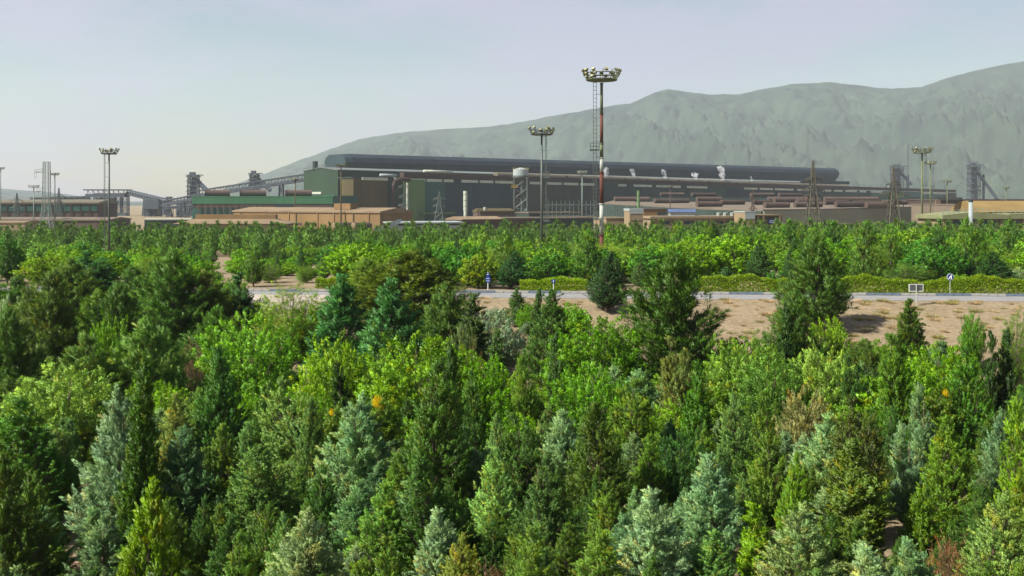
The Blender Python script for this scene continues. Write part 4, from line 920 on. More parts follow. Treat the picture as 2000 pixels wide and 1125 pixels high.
def signs():
    x = (1856-1000)*103.8/F; Y = 103.8; z0 = 5.1; k = Y/F
    root = thing('road_sign', (x, Y, z0), 'round blue roadside sign with white pictogram over the hedge', 'road sign')
    zc = CZ-(541-HOR)*k; r = 6.6*k
    mesh_obj('post', MB().tube((x, Y+.05, z0-.1), (x, Y+.05, zc+r*.8), .035, n=8), WHITE, root)
    disc = mesh_obj('sign_disc', MB().tube((x, Y, zc), (x, Y-.03, zc), r, r, 28), SIGNW, root); d2 = mesh_obj('blue_face', MB().tube((x, Y-.031, zc), (x, Y-.045, zc), r*.9, r*.9, 28), BLUE, disc)
    mb = MB().bar((x-.17, Y-.05, zc-.2), (x+.03, Y-.05, zc+.1), .035).bar((x+.08, Y-.05, zc-.06), (x+.05, Y-.05, zc-.22), .04).bar((x+.08, Y-.05, zc-.06), (x+.15, Y-.05, zc-.22), .04).bar((x+.08, Y-.05, zc-.06), (x+.09, Y-.05, zc+.12), .07).tube((x+.09, Y-.049, zc+.19), (x+.09, Y-.055, zc+.19), .045, n=10)
    mesh_obj('pictogram', mb, SIGNW, disc)
    Y = 96.6; k = Y/F; x = (1790-1000)*k; z0 = gz(x, Y)
    root = thing('road_sign', (x, Y, z0), 'back of a grey rectangular sign board on white post above the dry bank', 'road sign')
    zt, zb = CZ-(555.5-HOR)*k, CZ-(569-HOR)*k
    mesh_obj('post', MB().tube((x, Y, z0-.2), (x, Y, zt+.05), .05, n=8), WHITE, root)
    mesh_obj('board', MB().box((x, Y+.09, (zt+zb)/2), (27*k, .03, zt-zb)), mat('sign_back', (.16, .17, .18), .5, .1, 2), root)
    mb = MB(); hw = 13.5*k
    for s in (-1, 1): mb.box((x+s*hw, Y+.09, (zt+zb)/2), (.05, .06, zt-zb+.05))
    for z in (zb, zt): mb.box((x, Y+.075, z), (2*hw-.06, .06, .045))
    mesh_obj('frame', mb, SIGNW, root)
    for q in (.25, .5, .75): mesh_obj('stiffener', MB().box((x, Y+.06, zb+(zt-zb)*q), (2*hw-.1, .025, .03)), GALV, root)
    Y = 109.3; k = Y/F; x = (953-1000)*k; z0 = 5.1
    root = thing('road_sign', (x, Y, z0), 'square blue direction sign with smaller blue sign above by the kerb', 'road sign')
    mesh_obj('post', MB().tube((x, Y+.04, z0-.1), (x, Y+.04, CZ-(532-HOR)*k), .045, n=8), SIGNW, root)
    zt, zb = CZ-(541-HOR)*k, CZ-(552-HOR)*k; b = mesh_obj('blue_board', MB().box((x, Y, (zt+zb)/2), (10*k, .03, zt-zb)), BLUE, root)
    mb = MB()
    for q in (.3, .72): mb.box((x, Y-.018, zb+(zt-zb)*q), (6*k, .005, .05))
    mesh_obj('lettering', mb, SIGNW, b)
    zt2 = CZ-(533-HOR)*k; b2 = mesh_obj('blue_board', MB().box((x, Y, (zt2+zt)/2), (7*k, .03, (zt2-zt)*.85)), BLUE, root)
    mesh_obj('arrow', MB().bar((x-.12, Y-.02, (zt2+zt)/2), (x+.08, Y-.02, (zt2+zt)/2+.08), .03), SIGNW, b2)
    Y = 105.6; k = Y/F; x = (1081-1000)*k
    root = thing('road_sign', (x, Y, 5.1), 'small dark blue sign on thin post in front of the short hedge', 'road sign')
    mesh_obj('post', MB().tube((x, Y, 5.0), (x, Y, CZ-(546-HOR)*k), .035, n=8), SIGNW, root); mesh_obj('sign_disc', MB().tube((x, Y-.04, CZ-(549-HOR)*k), (x, Y-.06, CZ-(549-HOR)*k), .2, .2, 16), BLUE, root)
    mesh_obj('arrow', MB().bar((x, Y-.065, CZ-(551-HOR)*k), (x, Y-.065, CZ-(547-HOR)*k), .05), SIGNW, root)
    # concrete slab on the verge
    x = 30.4; p = yyp(x, 100.6, 4.95); tag(mesh_obj('concrete_slab', MB().poly([p+Vector(q) for q in ((-.8, -.5, -.3), (.9, -.5, -.35), (.9, .5, -.2), (-.8, .5, -.2), (-.75, -.45, .0), (.85, -.45, .25), (.85, .45, .3), (-.75, .45, .05))],
        [(0, 3, 2, 1), (4, 5, 6, 7), (0, 1, 5, 4), (2, 3, 7, 6), (1, 2, 6, 5), (0, 4, 7, 3)]), mat('tan_concrete', (.30, .22, .14), .9, .2, 2)), 'tilted tan concrete slab lying at the edge of the road', 'slab')
    # white barrier rails in the trees
    root = thing('barrier', base(1800, 300), 'white horizontal barrier rails among the trees below the sandy house', 'barrier')
    for z, a, b in ((4.9, 1764, 1840), (3.8, 1796, 1840)):
        mesh_obj('rail', MB().tube(W(a, 0, 300).xy.to_3d()+Vector((0, 0, z+2.0)), W(b, 0, 300).xy.to_3d()+Vector((0, 0, z+2.0)), .11, n=8), WHITE, root)
    for px in (1766, 1800, 1838): b = base(px, 300); mesh_obj('post', MB().tube(b, Vector((b.x, b.y, 6.9)), .09, n=8), WHITE, root)
signs()

def terrace():
    for Y, lab in ((46.9, 'upper low brick terrace step between the dark juniper and blue cypress'), (41.6, 'lower low brick terrace step between the dark juniper and blue cypress')):
        root = thing('terrace_step', (-17.2, Y, 0), lab, 'step')
        proto = None; mA = mat('terrace_brick', (.30, .19, .13), .9, .35, 2)
        for row in range(2):
            for i in range(14):
                c = Vector((-1.9+i*.3+(.15 if row else 0)+random.uniform(-.01, .01), random.uniform(-.015, .015), .06+row*.14))
                if proto is None: o = proto = mesh_obj('brick', MB().box((0, 0, 0), (.28, .4, .125)), mA)
                else: o = proto.copy(); COL.objects.link(o)
                o.parent = root; o.location = c
terrace()
# ------------------------------------------------------------------ trees: prototypes
def prof_fn(kind):
    if kind == 'cone':  return lambda t: np.minimum(1, (t+.12)/.3)**.6*np.maximum(1-t, 0)**.80*1.12
    if kind == 'ovoid': return lambda t: np.minimum(1, (t+.15)/.35)**.6*np.maximum(1-t**1.2, 0)**.92*1.06
    if kind == 'col':   return lambda t: np.minimum(1, (t+.2)/.4)**.5*np.maximum(1-t**1.8, 0)**.8
    if kind == 'spire': return lambda t: (np.maximum(1-t, 0)**.6*(.22+.78*(1-t)**1.1))*1.05+.03
    if kind == 'round': return lambda t: np.sqrt(np.maximum(0, 1-(2*t-.9)**2/1.25))
    if kind == 'pine':  return lambda t: np.minimum(1, (t+.08)/.36)**.75*np.maximum(1-t, 0)**.66*1.14
SPEC = {
 # H, W, crown base, profile, branches, plumes, leaves, elevation low/high, plume length/radius, leaf length/width, spread, up, jitter, upright normal bias, limbs
 'cypress':   dict(H=5.0, W=3.0, z0=.15, prof='ovoid', nb=105, pb=10, lp=70, e=(28, 72), pl=.42, pr=.13, l=.085, w=.028, sp=.5, up=.25, jit=.12, lump=.18, lead=2),
 'juniper':   dict(H=6.0, W=2.6, z0=.15, prof='ovoid', nb=110, pb=10, lp=64, e=(45, 80), pl=.40, pr=.11, l=.082, w=.028, sp=.45, up=.5, jit=.14, lump=.22, lead=2),
 'columnar':  dict(H=6.0, W=1.2, z0=.10, prof='col',   nb=80,  pb=9,  lp=46, e=(72, 86), pl=.45, pr=.09, l=.11, w=.036, sp=.45, up=1.0, jit=.07, lump=.20, lead=2),
 'spire':     dict(H=6.5, W=2.2, z0=.05, prof='spire', nb=190, pb=8,  lp=44, e=(58, 84), pl=.40, pr=.10, l=.09, w=.036, sp=.5, up=.8, jit=.09, lump=.16),
 'arborvitae':dict(H=4.0, W=2.2, z0=.03, prof='cone',  nb=120, pb=8,  lp=42, e=(50, 78), pl=.34, pr=.09, l=.10, w=.040, sp=.45, up=.7, jit=.07, lump=.10),
 'pine':      dict(H=9.0, W=6.0, z0=.12, prof='pine',  nb=92,  pb=13, lp=52, e=(14, 64), pl=.75, pr=.17, l=.27, w=.040, sp=.95, up=.6, jit=.36, lump=.30),
 'fir':       dict(H=7.0, W=4.2, z0=.08, prof='cone',  nb=95,  pb=12, lp=48, e=(18, 60), pl=.46, pr=.17, l=.16, w=.050, sp=.9, up=.3, jit=.22, lump=.20),
 'broadleaf': dict(H=5.0, W=5.0, z0=.22, prof='round', nb=75,  pb=13, lp=62, e=(15, 75), pl=.50, pr=.22, l=.10, w=.058, sp=1.2, up=.2, jit=.34, lump=.24),
 'feathery':  dict(H=6.0, W=4.5, z0=.15, prof='round', nb=80,  pb=12, lp=46, e=(30, 80), pl=.70, pr=.16, l=.20, w=.022, sp=.8, up=.1, jit=.30, lump=.26, droop=.5),
 'olive':     dict(H=3.5, W=3.6, z0=.12, prof='round', nb=80,  pb=11, lp=42, e=(20, 75), pl=.42, pr=.15, l=.12, w=.040, sp=1.0, up=.4, jit=.24, lump=.24),
 'shrub':     dict(H=2.2, W=2.6, z0=.05, prof='round', nb=60,  pb=9,  lp=34, e=(20, 75), pl=.35, pr=.14, l=.12, w=.060, sp=1.1, up=.4, jit=.18, lump=.26),
 'dead':      dict(H=2.4, W=2.2, z0=.05, prof='round', nb=70,  pb=8,  lp=14, e=(30, 80), pl=.42, pr=.12, l=.16, w=.020, sp=.9, up=.4, jit=.20, lump=.30),
 'midleaf':   dict(H=5.0, W=5.0, z0=.18, prof='round', nb=60,  pb=10, lp=38, e=(15, 75), pl=.55, pr=.26, l=.17, w=.115, sp=1.2, up=.2, jit=.36, lump=.26),
 'midpine':   dict(H=8.0, W=4.6, z0=.12, prof='pine',  nb=55,  pb=8,  lp=20, e=(25, 72), pl=.70, pr=.16, l=.42, w=.075, sp=.9, up=.8, jit=.30, lump=.30),
 'farpine':   dict(H=7.0, W=4.2, z0=.10, prof='pine',  nb=34,  pb=5,  lp=10, e=(30, 75), pl=.80, pr=.22, l=.65, w=.17, sp=.9, up=.8, jit=.30, lump=.28),
}
NPROTO = {'cypress': 5, 'juniper': 7, 'columnar': 4, 'spire': 2, 'arborvitae': 2, 'pine': 3, 'fir': 2, 'broadleaf': 3, 'feathery': 2, 'olive': 2, 'shrub': 3, 'dead': 2, 'midleaf': 4, 'midpine': 4, 'farpine': 3}

def grow(S, seed):
    rng = np.random.default_rng(seed); H, Wd = S['H'], S['W']; Rr = Wd/2; z0 = S['z0']*H
    pf = prof_fn(S['prof']); nb, pb, lp = S['nb'], S['pb'], S['lp']
    # more branches where the crown is wide
    tt = np.linspace(0, 1, 200); cdf = np.cumsum(pf(tt)**.75+.12); cdf /= cdf[-1]
    t = np.interp((np.arange(nb)+rng.random(nb))/nb, cdf, tt); t[-1] = 1.0; t[-2] = .97
    phi = np.arange(nb)*2.39996+rng.normal(0, .35, nb)
    lump = 1+S['lump']*np.array([noise.noise(Vector((math.cos(a)*1.6+seed*3.1, math.sin(a)*1.6, b*4.2)))*1.6 for a, b in zip(phi, t)])
    nl = S.get('lead', 1); nl = 1 if nl == 1 else int(rng.integers(1, nl+1))
    la = rng.uniform(0, 6.28)+np.arange(nl)*6.28/nl; lo = np.stack([np.cos(la), np.sin(la)], 1)*Rr*(0 if nl == 1 else .28)*rng.uniform(.7, 1.2, (nl, 1)); lh = np.concatenate([[1.0], rng.uniform(.74, .96, max(0, nl-1))])
    who = rng.integers(0, nl, nb); who[-2:] = 0
    rad = Rr*pf(t)*rng.uniform(.76, 1.07, nb)*lump*(1 if nl == 1 else .74)
    asym = 1+.12*np.cos(phi-rng.uniform(0, 6.28)); rad = rad*asym
    e = np.radians(S['e'][0]+(S['e'][1]-S['e'][0])*t**.8+rng.normal(0, 7, nb))
    lean = rng.normal(0, .02, 2)*H
    tipz = z0+t*(H-z0)*lh[who]; out = np.stack([np.cos(phi), np.sin(phi), np.zeros(nb)], 1)
    ox = lean[0]*t+lo[who, 0]*np.minimum(1, t*1.6); oy = lean[1]*t+lo[who, 1]*np.minimum(1, t*1.6)
    tip = out*rad[:, None]+np.stack([ox, oy, tipz], 1)
    rz = np.maximum(.25*z0+.02*H, tipz-rad*np.tan(e)); rz = np.minimum(rz, tipz-.02*H)
    fr = np.minimum(1, rz/H*1.6); root = np.stack([lean[0]*rz/H+lo[who, 0]*fr, lean[1]*rz/H+lo[who, 1]*fr, rz], 1)
    q = rng.beta(2.2, 1.0, (nb, pb)); q[:, 0] = 1.0
    bd = tip-root; bl = np.linalg.norm(bd, axis=1); bdn = nrm(bd)
    curve = S.get('droop', 0)
    jit = S['jit']*np.minimum(1, .35+bl/Rr*.6)[:, None, None]
    pp = root[:, None]+bd[:, None]*q[..., None]+rng.normal(0, 1, (nb, pb, 3))*jit*np.array([1, 1, .9])
    pp[:, 0] = tip
    pdir = nrm(bdn[:, None]*.8+out[:, None]*.25+np.array([0, 0, S['up']-curve])+rng.normal(0, .38, (nb, pb, 3)))
    ptint = rng.uniform(.78, 1.18, (nb, 1))*rng.uniform(.85, 1.15, (nb, pb))
    pwarm = ((rng.random((nb, pb)) < .05)*rng.uniform(.3, .8, (nb, pb)))+((rng.random((nb, 1)) < .05)*.45)
    n = nb*pb*lp
    P = np.repeat(pp.reshape(-1, 3), lp, 0); D = np.repeat(pdir.reshape(-1, 3), lp, 0)
    ax = np.repeat(np.repeat(tip*np.array([1, 1, 0])/max(Rr, .1), pb, 0), lp, 0)
    a0 = nrm(np.cross(D, np.array([.3, .5, .81]))); b0 = np.cross(D, a0)
    al = rng.uniform(0, 2*math.pi, n)[:, None]; rv = a0*np.cos(al)+b0*np.sin(al)
    s = rng.random(n)**.8
    pls = S['pl']*np.repeat(rng.uniform(.65, 1.25, nb*pb), lp)
    pos = P+D*((s-.25)*pls)[:, None]+rv*(S['pr']*(1-.75*s)*rng.uniform(.2, 1, n))[:, None]
    d = nrm(D*(.8+.5*s[:, None])+rv*S['sp']*(1-.45*s[:, None])+rng.normal(0, .22, (n, 3))-np.array([0, 0, curve*.6]))
    npref = nrm(rv*(1.0-.4*s[:, None])+D*((s-.35)*.9)[:, None]+ax*.45+np.array([0, 0, .25])+rng.normal(0, .28, (n, 3)))
    T = leaves(rng, pos, d, npref, S['l']*rng.uniform(.7, 1.3, n), S['w']*rng.uniform(.75, 1.25, n))
    T[:, 2] = np.maximum(T[:, 2], .02)
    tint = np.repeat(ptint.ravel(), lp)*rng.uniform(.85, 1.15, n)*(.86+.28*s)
    return T, tint, np.repeat(pwarm.ravel(), lp), root, tip, rz, npref

PROTO = {}
def prototypes(sp):
    if sp in PROTO: return PROTO[sp]
    S = SPEC[sp]; L = []
    for k in range(NPROTO[sp]):
        T, tint, warm, root, tip, rz, nor = grow(S, 11+k*17+hash_name(sp))
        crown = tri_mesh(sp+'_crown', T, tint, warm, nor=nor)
        H = S['H']; mb = MB(); r0 = .010*H if sp in ('spire', 'columnar') else .022*H if sp not in ('shrub', 'dead', 'olive') else .018*H
        zz = np.linspace(-.15, H*.93, 7); rnd = random.Random(k); off = [(rnd.uniform(-.02, .02)*H*.4, rnd.uniform(-.02, .02)*H*.4) if 0 < i < 6 else (0, 0) for i in range(7)]
        for i in range(6):
            mb.tube((off[i][0], off[i][1], zz[i]), (off[i+1][0], off[i+1][1], zz[i+1]), r0*(1-i/6.5), r0*(1-(i+1)/6.5), 7, caps=False)
        if sp != 'farpine':
            for i in range(0, len(tip)):
                mb.tube(root[i], root[i]+(tip[i]-root[i])*.93, r0*.32*(1-.7*rz[i]/H), r0*.08, 4, caps=False)
        o = mesh_obj('trunk', mb, BARK); tr = o.data; bpy.data.objects.remove(o)
        w = np.percentile(np.abs(T[:, :2]), 97)*2
        L.append((crown, tr, float(T[:, 2].max()), float(w)))
    PROTO[sp] = L
    return L
def hash_name(s): return sum(ord(c)*(i+3) for i, c in enumerate(s)) % 997

NAMES = {'cypress': 'cypress_tree', 'juniper': 'juniper_tree', 'columnar': 'columnar_cypress', 'spire': 'spire_cypress', 'arborvitae': 'arborvitae', 'pine': 'pine_tree', 'fir': 'fir_tree', 'broadleaf': 'broadleaf_tree',
         'feathery': 'tamarisk_tree', 'olive': 'olive_tree', 'shrub': 'shrub', 'dead': 'dead_shrub', 'midleaf': 'broadleaf_tree', 'midpine': 'pine_tree', 'farpine': 'pine_tree'}
CATS = {'cypress': 'cypress', 'juniper': 'juniper', 'columnar': 'cypress', 'spire': 'cypress', 'arborvitae': 'arborvitae', 'pine': 'pine', 'fir': 'fir', 'broadleaf': 'tree', 'feathery': 'tree', 'olive': 'olive tree', 'shrub': 'shrub', 'dead': 'dead shrub', 'midleaf': 'tree', 'midpine': 'pine', 'farpine': 'pine'}
DEFC = {'cypress': (.15, .225, .155), 'juniper': (.085, .13, .04), 'columnar': (.055, .11, .025), 'spire': (.075, .14, .025), 'arborvitae': (.16, .25, .018), 'pine': (.06, .115, .026), 'fir': (.05, .115, .05),
        'broadleaf': (.14, .265, .03), 'feathery': (.20, .28, .07), 'olive': (.22, .28, .18), 'shrub': (.13, .23, .035), 'dead': (.19, .105, .085), 'midleaf': (.125, .25, .022), 'midpine': (.05, .115, .024), 'farpine': (.045, .095, .026)}
COUNT = {}
PLACED = []
def plant(sp, X, Y, H, Wd, label, group=None, color=None, zoff=0.0):
    pr = prototypes(sp); i = COUNT.get(sp, 0); COUNT[sp] = i+1
    asp = Wd/H
    cand = sorted(pr, key=lambda p: abs(p[3]/p[2]-asp)+random.random()*.35)
    crown, tr, h0, w0 = cand[0]
    z = gz(X, Y)+zoff
    root = bpy.data.objects.new(NAMES[sp], None); COL.objects.link(root); root.empty_display_size = .3
    root.location = (X, Y, z); root.rotation_euler = (random.gauss(0, .02), random.gauss(0, .02), random.uniform(0, 6.28)); root.scale = (Wd/w0, Wd/w0, H/h0)
    tag(root, label, CATS[sp], group)
    t = bpy.data.objects.new('trunk', tr); COL.objects.link(t); t.parent = root
    c = bpy.data.objects.new('crown', crown); COL.objects.link(c); c.parent = root
    col = color or DEFC[sp]; k = 1.65 if CATS[sp] in ('pine', 'fir') else 1.22 if sp == 'midleaf' else (1.42 if CATS[sp] == 'juniper' else 1.4 if CATS[sp] == 'cypress' else 1.28); k *= min(1.08, max(.6, (col[1]/.135)**.5)) if CATS[sp] in ('juniper', 'cypress') else 1; j = random.uniform(.9, 1.1)*k; g = {'juniper': (.84, 1.08, .60), 'cypress': (.93, 1.0, .66)}.get(CATS[sp], (.92, 1.02, .68)); col = (col[0]*g[0], col[1]*g[1], col[2]*g[2]); c.color = (col[0]*j*random.uniform(.93, 1.07), col[1]*j, col[2]*j*random.uniform(.9, 1.1), 1)
    PLACED.append((X, Y, Wd/2, sp, label))
    return root
def plant_px(sp, px, apex, wpx, Y, label, color=None, group=None):
    X = (px-1000)*Y/F; H = CZ-(apex-HOR)*Y/F-gz(X, Y); return plant(sp, X, Y, max(H, .6), wpx*Y/F, label, group, color)

# ------------------------------------------------------------------ the trees one can single out
BL = (.15, .235, .175); BL2 = (.12, .20, .13); PALEB = (.20, .28, .19); DKJ = (.045, .095, .022); OLJ = (.10, .145, .03); GRJ = (.115, .17, .075); YGJ = (.13, .19, .035); BRZ = (.16, .14, .05)
LIME = (.17, .30, .02); PLIME = (.22, .33, .09); MIDG = (.08, .20, .03); DPINE = (.035, .085, .018); OPINE = (.075, .105, .026)
TABLE = [
 # foreground, nearest row
 ('juniper', 25, 872, 165, 36.5, 'broad dark juniper with bronze tips filling the bottom left corner', (.065, .10, .022)),
 ('arborvitae', 292, 930, 140, 34, 'lime green cone shaped arborvitae at the foot of the dark spire', (.15, .235, .014)),
 ('spire', 272, 695, 125, 39, 'tall slender dark green spire cypress behind the lime cone', (.05, .105, .014)),
 ('cypress', 242, 745, 160, 42, 'big shaggy blue grey cypress left of the dark spire', BL),
 ('cypress', 360, 830, 130, 43, 'shadowed blue green cypress right of the dark spire', (.07, .135, .085)),
 ('cypress', 600, 990, 165, 35.5, 'broad pale blue cypress at the bottom edge right of the lime cone', PALEB),
 ('juniper', 745, 935, 130, 38.5, 'olive green juniper right of the broad pale blue cypress', (.11, .165, .055)),
 ('cypress', 860, 985, 110, 37, 'leaning blue cypress behind the brown tipped bush', (.15, .235, .18)),
 ('juniper', 888, 1040, 105, 35, 'green bush with a browned top at the bottom edge', (.16, .17, .06)),
 ('dead', 960, 1085, 80, 34.5, 'bare reddish brown dead shrub at the bottom edge', (.20, .12, .09)),
 ('juniper', 1055, 880, 125, 40, 'tall dark green juniper left of the brightest blue cypress', (.075, .125, .05)),
 ('juniper', 1165, 1032, 120, 36, 'low yellow green juniper with a rusty patch at bottom centre', (.14, .19, .06)),
 ('cypress', 1275, 945, 150, 36.5, 'brightest blue grey cone shaped cypress at bottom centre right', (.16, .245, .19)),
 ('cypress', 1397, 880, 118, 42, 'blue green cypress with upright plumes right of the brightest blue cypress', (.13, .205, .135)),
 ('juniper', 1392, 1030, 110, 36.5, 'low grey green juniper beneath the upright plumed blue cypress', (.13, .20, .09)),
 ('columnar', 1472, 975, 60, 37.5, 'lime edged narrow columnar cypress at the bottom edge', (.12, .20, .025)),
 ('cypress', 1562, 975, 165, 36, 'wide pale grey green cypress right of the lime edged column', (.17, .25, .14)),
 ('columnar', 1672, 850, 95, 40, 'tall ragged green column in the lower right grove', (.085, .14, .03)),
 ('arborvitae', 1797, 950, 88, 40, 'bright green pointed arborvitae above the mauve dead shrub', (.10, .19, .014)),
 ('cypress', 1712, 1050, 105, 34.5, 'low pale blue green cypress at the bottom edge near the right', PALEB),
 ('cypress', 1795, 1040, 90, 35.5, 'small blue green cypress left of the mauve dead shrub', (.15, .24, .15)),
 ('dead', 1856, 1030, 75, 36.5, 'dense mauve brown dead shrub at the bottom right', (.22, .11, .10)),
 ('juniper', 1940, 955, 150, 36, 'big pale yellow green juniper at the bottom right corner', (.19, .235, .10)),
 ('juniper', 1990, 900, 90, 38, 'juniper cut by the right picture edge above the corner', OLJ),
 # second row
 ('juniper', 70, 770, 190, 46, 'broad mid green juniper above the bottom left corner one', (.06, .13, .035)),
 ('juniper', 505, 860, 150, 43, 'grey green juniper between dark spire and pale blue cypress', (.10, .155, .06)),
 ('cypress', 690, 760, 165, 46, 'large blue green cypress with brown twigs left of the tallest dark juniper', (.125, .20, .12)),
 ('juniper', 835, 690, 150, 45.5, 'tallest dark juniper in the middle of the grove', (.06, .105, .026)),
 ('columnar', 872, 668, 46, 50, 'dark narrow column rising behind the tallest dark juniper', DKJ),
 ('cypress', 930, 830, 80, 47, 'slim blue cypress right of the tallest dark juniper', BL2),
 ('juniper', 978, 868, 105, 42.5, 'light sage green juniper with tufted branches in the centre', (.15, .205, .09)),
 ('cypress', 1105, 795, 105, 48, 'blue topped cypress left of the wide olive juniper', (.14, .225, .15)),
 ('juniper', 1165, 780, 125, 44.5, 'wide olive dark juniper with deep shadow at centre right', (.075, .11, .025)),
 ('broadleaf', 1335, 838, 105, 47, 'glossy dark round tree among the grey junipers', (.04, .105, .03)),
 ('juniper', 1268, 842, 75, 46, 'dull green juniper left of the glossy dark round tree', OLJ),
 ('columnar', 1364, 700, 50, 53, 'dark upright columnar cypress with bright ridges below the big pine', (.05, .12, .018)),
 ('juniper', 1492, 765, 85, 45, 'tall narrow olive juniper above the lime edged column', (.095, .135, .028)),
 ('cypress', 1608, 800, 125, 48, 'loose blue grey cypress left of the brown topped juniper', (.16, .24, .15)),
 ('juniper', 1682, 770, 95, 44.5, 'brown topped dark juniper above the ragged green column', (.09, .105, .03)),
 ('cypress', 1778, 820, 72, 46, 'silvery blue cypress left of the yellow green round juniper', (.16, .245, .20)),
 ('juniper', 1852, 805, 118, 44, 'yellow green round juniper in the right grove', YGJ),
 ('cypress', 1952, 790, 95, 46, 'blue grey cypress near the right edge', BL2),
 ('juniper', 1985, 770, 80, 42, 'shaggy olive juniper at the right edge', YGJ),
 ('juniper', 1545, 880, 70, 43, 'bright green feathery juniper right of the tall narrow olive one', YGJ),
 # third row
 ('juniper', 425, 668, 105, 53, 'tall dark twin topped juniper left of centre', (.05, .11, .03)),
 ('juniper', 345, 760, 90, 52, 'tan and green juniper behind the dark spire', (.15, .165, .07)),
 ('juniper', 562, 735, 110, 50, 'grey green juniper left of the large blue green cypress', GRJ),
 ('juniper', 605, 770, 80, 48, 'small tufted juniper beside the large blue green cypress', (.09, .145, .06)),
 ('columnar', 668, 702, 52, 56, 'short dark narrow cypress above the yellow blooms', DKJ),
 ('juniper', 915, 715, 62, 55, 'slim mid green juniper right of the dark narrow column', (.075, .13, .035)),
 ('juniper', 1020, 690, 60, 58, 'olive slim juniper in the lime thicket', OLJ),
 ('columnar', 1088, 645, 42, 62, 'dark thin cypress in front of the twisted drooping one', DKJ),
 ('juniper', 1322, 652, 72, 59, 'bronze topped juniper in front of the big pine', (.15, .15, .055)),
 ('juniper', 1235, 730, 90, 54, 'grey olive juniper left of the dark upright column', OLJ),
 ('juniper', 1435, 760, 80, 52, 'dusty green juniper right of the dark upright column', GRJ),
 ('juniper', 1747, 645, 78, 57, 'tall bright edged juniper in front of the dry bank', (.075, .135, .02)),
 ('juniper', 1890, 668, 105, 53, 'dark pyramid juniper below the dry bank at the right', (.055, .12, .022)),
 ('juniper', 1660, 690, 46, 60, 'thin dark juniper between lime bushes at the right', DKJ),
 ('columnar', 1932, 642, 34, 60, 'left dark prong of the pair of columns below the bank', (.035, .075, .016)),
 ('columnar', 1962, 636, 40, 60.5, 'right dark prong of the pair of columns below the bank', (.035, .075, .016)),
 ('cypress', 1800, 745, 70, 52, 'small blue cypress behind the silvery one', BL2),
 ('olive', 1575, 745, 95, 56, 'dry tan bush among the junipers at the right', (.24, .22, .12)),
 # light broadleaf thicket
 ('broadleaf', 130, 690, 230, 56, 'pale lime leafy tree behind the blue cypress at left', PLIME),
 ('broadleaf', 490, 600, 190, 66, 'loose lime green tree with bare twigs left of the fir pair', (.13, .25, .035)),
 ('broadleaf', 655, 640, 130, 62, 'yellow green leafy tree below the fir pair', LIME),
 ('broadleaf', 810, 645, 210, 60, 'wide bright lime tree below the dark olive pine', (.16, .29, .045)),
 ('broadleaf', 945, 690, 150, 60, 'fresh green tree right of the tallest dark juniper', (.13, .29, .025)),
 ('feathery', 570, 545, 120, 84, 'pale feathery tree in front of the pink apron', (.20, .29, .07)),
 ('broadleaf', 1160, 605, 180, 72, 'tall light green thicket tree left of the big pine', (.12, .25, .03)),
 ('broadleaf', 1160, 700, 150, 58, 'low bright green tree beneath the thicket left of the big pine', (.12, .26, .03)),
 ('broadleaf', 1455, 640, 150, 66, 'pale green leafy tree right of the big pine shadow', (.16, .265, .06)),
 ('broadleaf', 1605, 655, 130, 62, 'rounded pale lime tree at the foot of the bank', PLIME),
 ('broadleaf', 1620, 612, 75, 78, 'small bright lime bush on the bank beside the layered pine', LIME),
 ('broadleaf', 1835, 665, 150, 62, 'bright lime thicket tree below the dry bank', (.16, .30, .025)),
 ('broadleaf', 1900, 600, 46, 80, 'small fresh green sapling standing on the dry bank', (.12, .25, .04)),
 ('feathery', 1985, 590, 60, 76, 'feathery green shrub at the right end of the bank', (.14, .24, .06)),
 ('broadleaf', 1510, 680, 130, 62, 'soft green tree left of the dry tan bush', (.12, .22, .05)),
 ('olive', 968, 596, 105, 82, 'silver grey olive bush below the kerb at centre', (.22, .30, .24)),
 ('olive', 905, 625, 60, 76, 'grey green olive bush left of the silver one', (.15, .20, .10)),
 ('dead', 925, 672, 62, 68, 'bare grey brown dead shrub under the dark cone cypress', (.22, .17, .13)),
 ('dead', 385, 640, 60, 70, 'bare purplish dead twigs beside the left pines', (.16, .11, .10)),
 # conifers before the road
 ('columnar', 920, 570, 60, 78, 'dark cone cypress standing before the road at centre', (.045, .09, .02)),
 ('columnar', 975, 638, 46, 67, 'short dark pointed cypress below the silver olive bush', DKJ),
 ('juniper', 1078, 560, 105, 76, 'twisted dark cypress with drooping arms before the road', (.055, .10, .025)),
 ('columnar', 1050, 560, 32, 78, 'thin dark leader left of the twisted drooping cypress', DKJ),
 ('fir', 672, 530, 130, 78, 'left dark blue green fir of the pair before the road', (.035, .105, .045)),
 ('fir', 758, 538, 130, 73, 'right blue green fir of the pair before the road', (.045, .12, .055)),
 ('pine', 800, 482, 215, 92, 'big spreading olive pine behind the pair of firs', (.075, .11, .02)),
 ('pine', 870, 545, 100, 82, 'dark lower pine right of the spreading olive pine', (.05, .095, .025)),
 ('pine', 1312, 480, 205, 74, 'biggest dark pine right of centre standing above all others', (.034, .072, .011)),
 ('pine', 1602, 450, 125, 90, 'dark layered pine in front of the road at right', (.045, .09, .02)),
 ('pine', 1542, 560, 105, 76, 'mid green pine left of the layered pine', (.07, .125, .028)),
 ('columnar', 1535, 590, 40, 70, 'dark thin cypress in front of the mid green pine', DKJ),
 ('fir', 1770, 580, 62, 80, 'small dark pointed fir standing before the dry bank', (.055, .10, .02)),
 ('pine', 85, 520, 170, 72, 'leftmost olive pine with brown inner twigs', (.07, .10, .026)),
 ('pine', 235, 545, 150, 74, 'round dark pine right of the leftmost olive pine', (.05, .095, .02)),
 ('pine', 340, 476, 150, 84, 'tall left pine with open crown above its neighbours', (.055, .105, .024)),
 ('pine', 405, 520, 110, 86, 'brownish pine right of the tall left pine', (.075, .105, .026)),
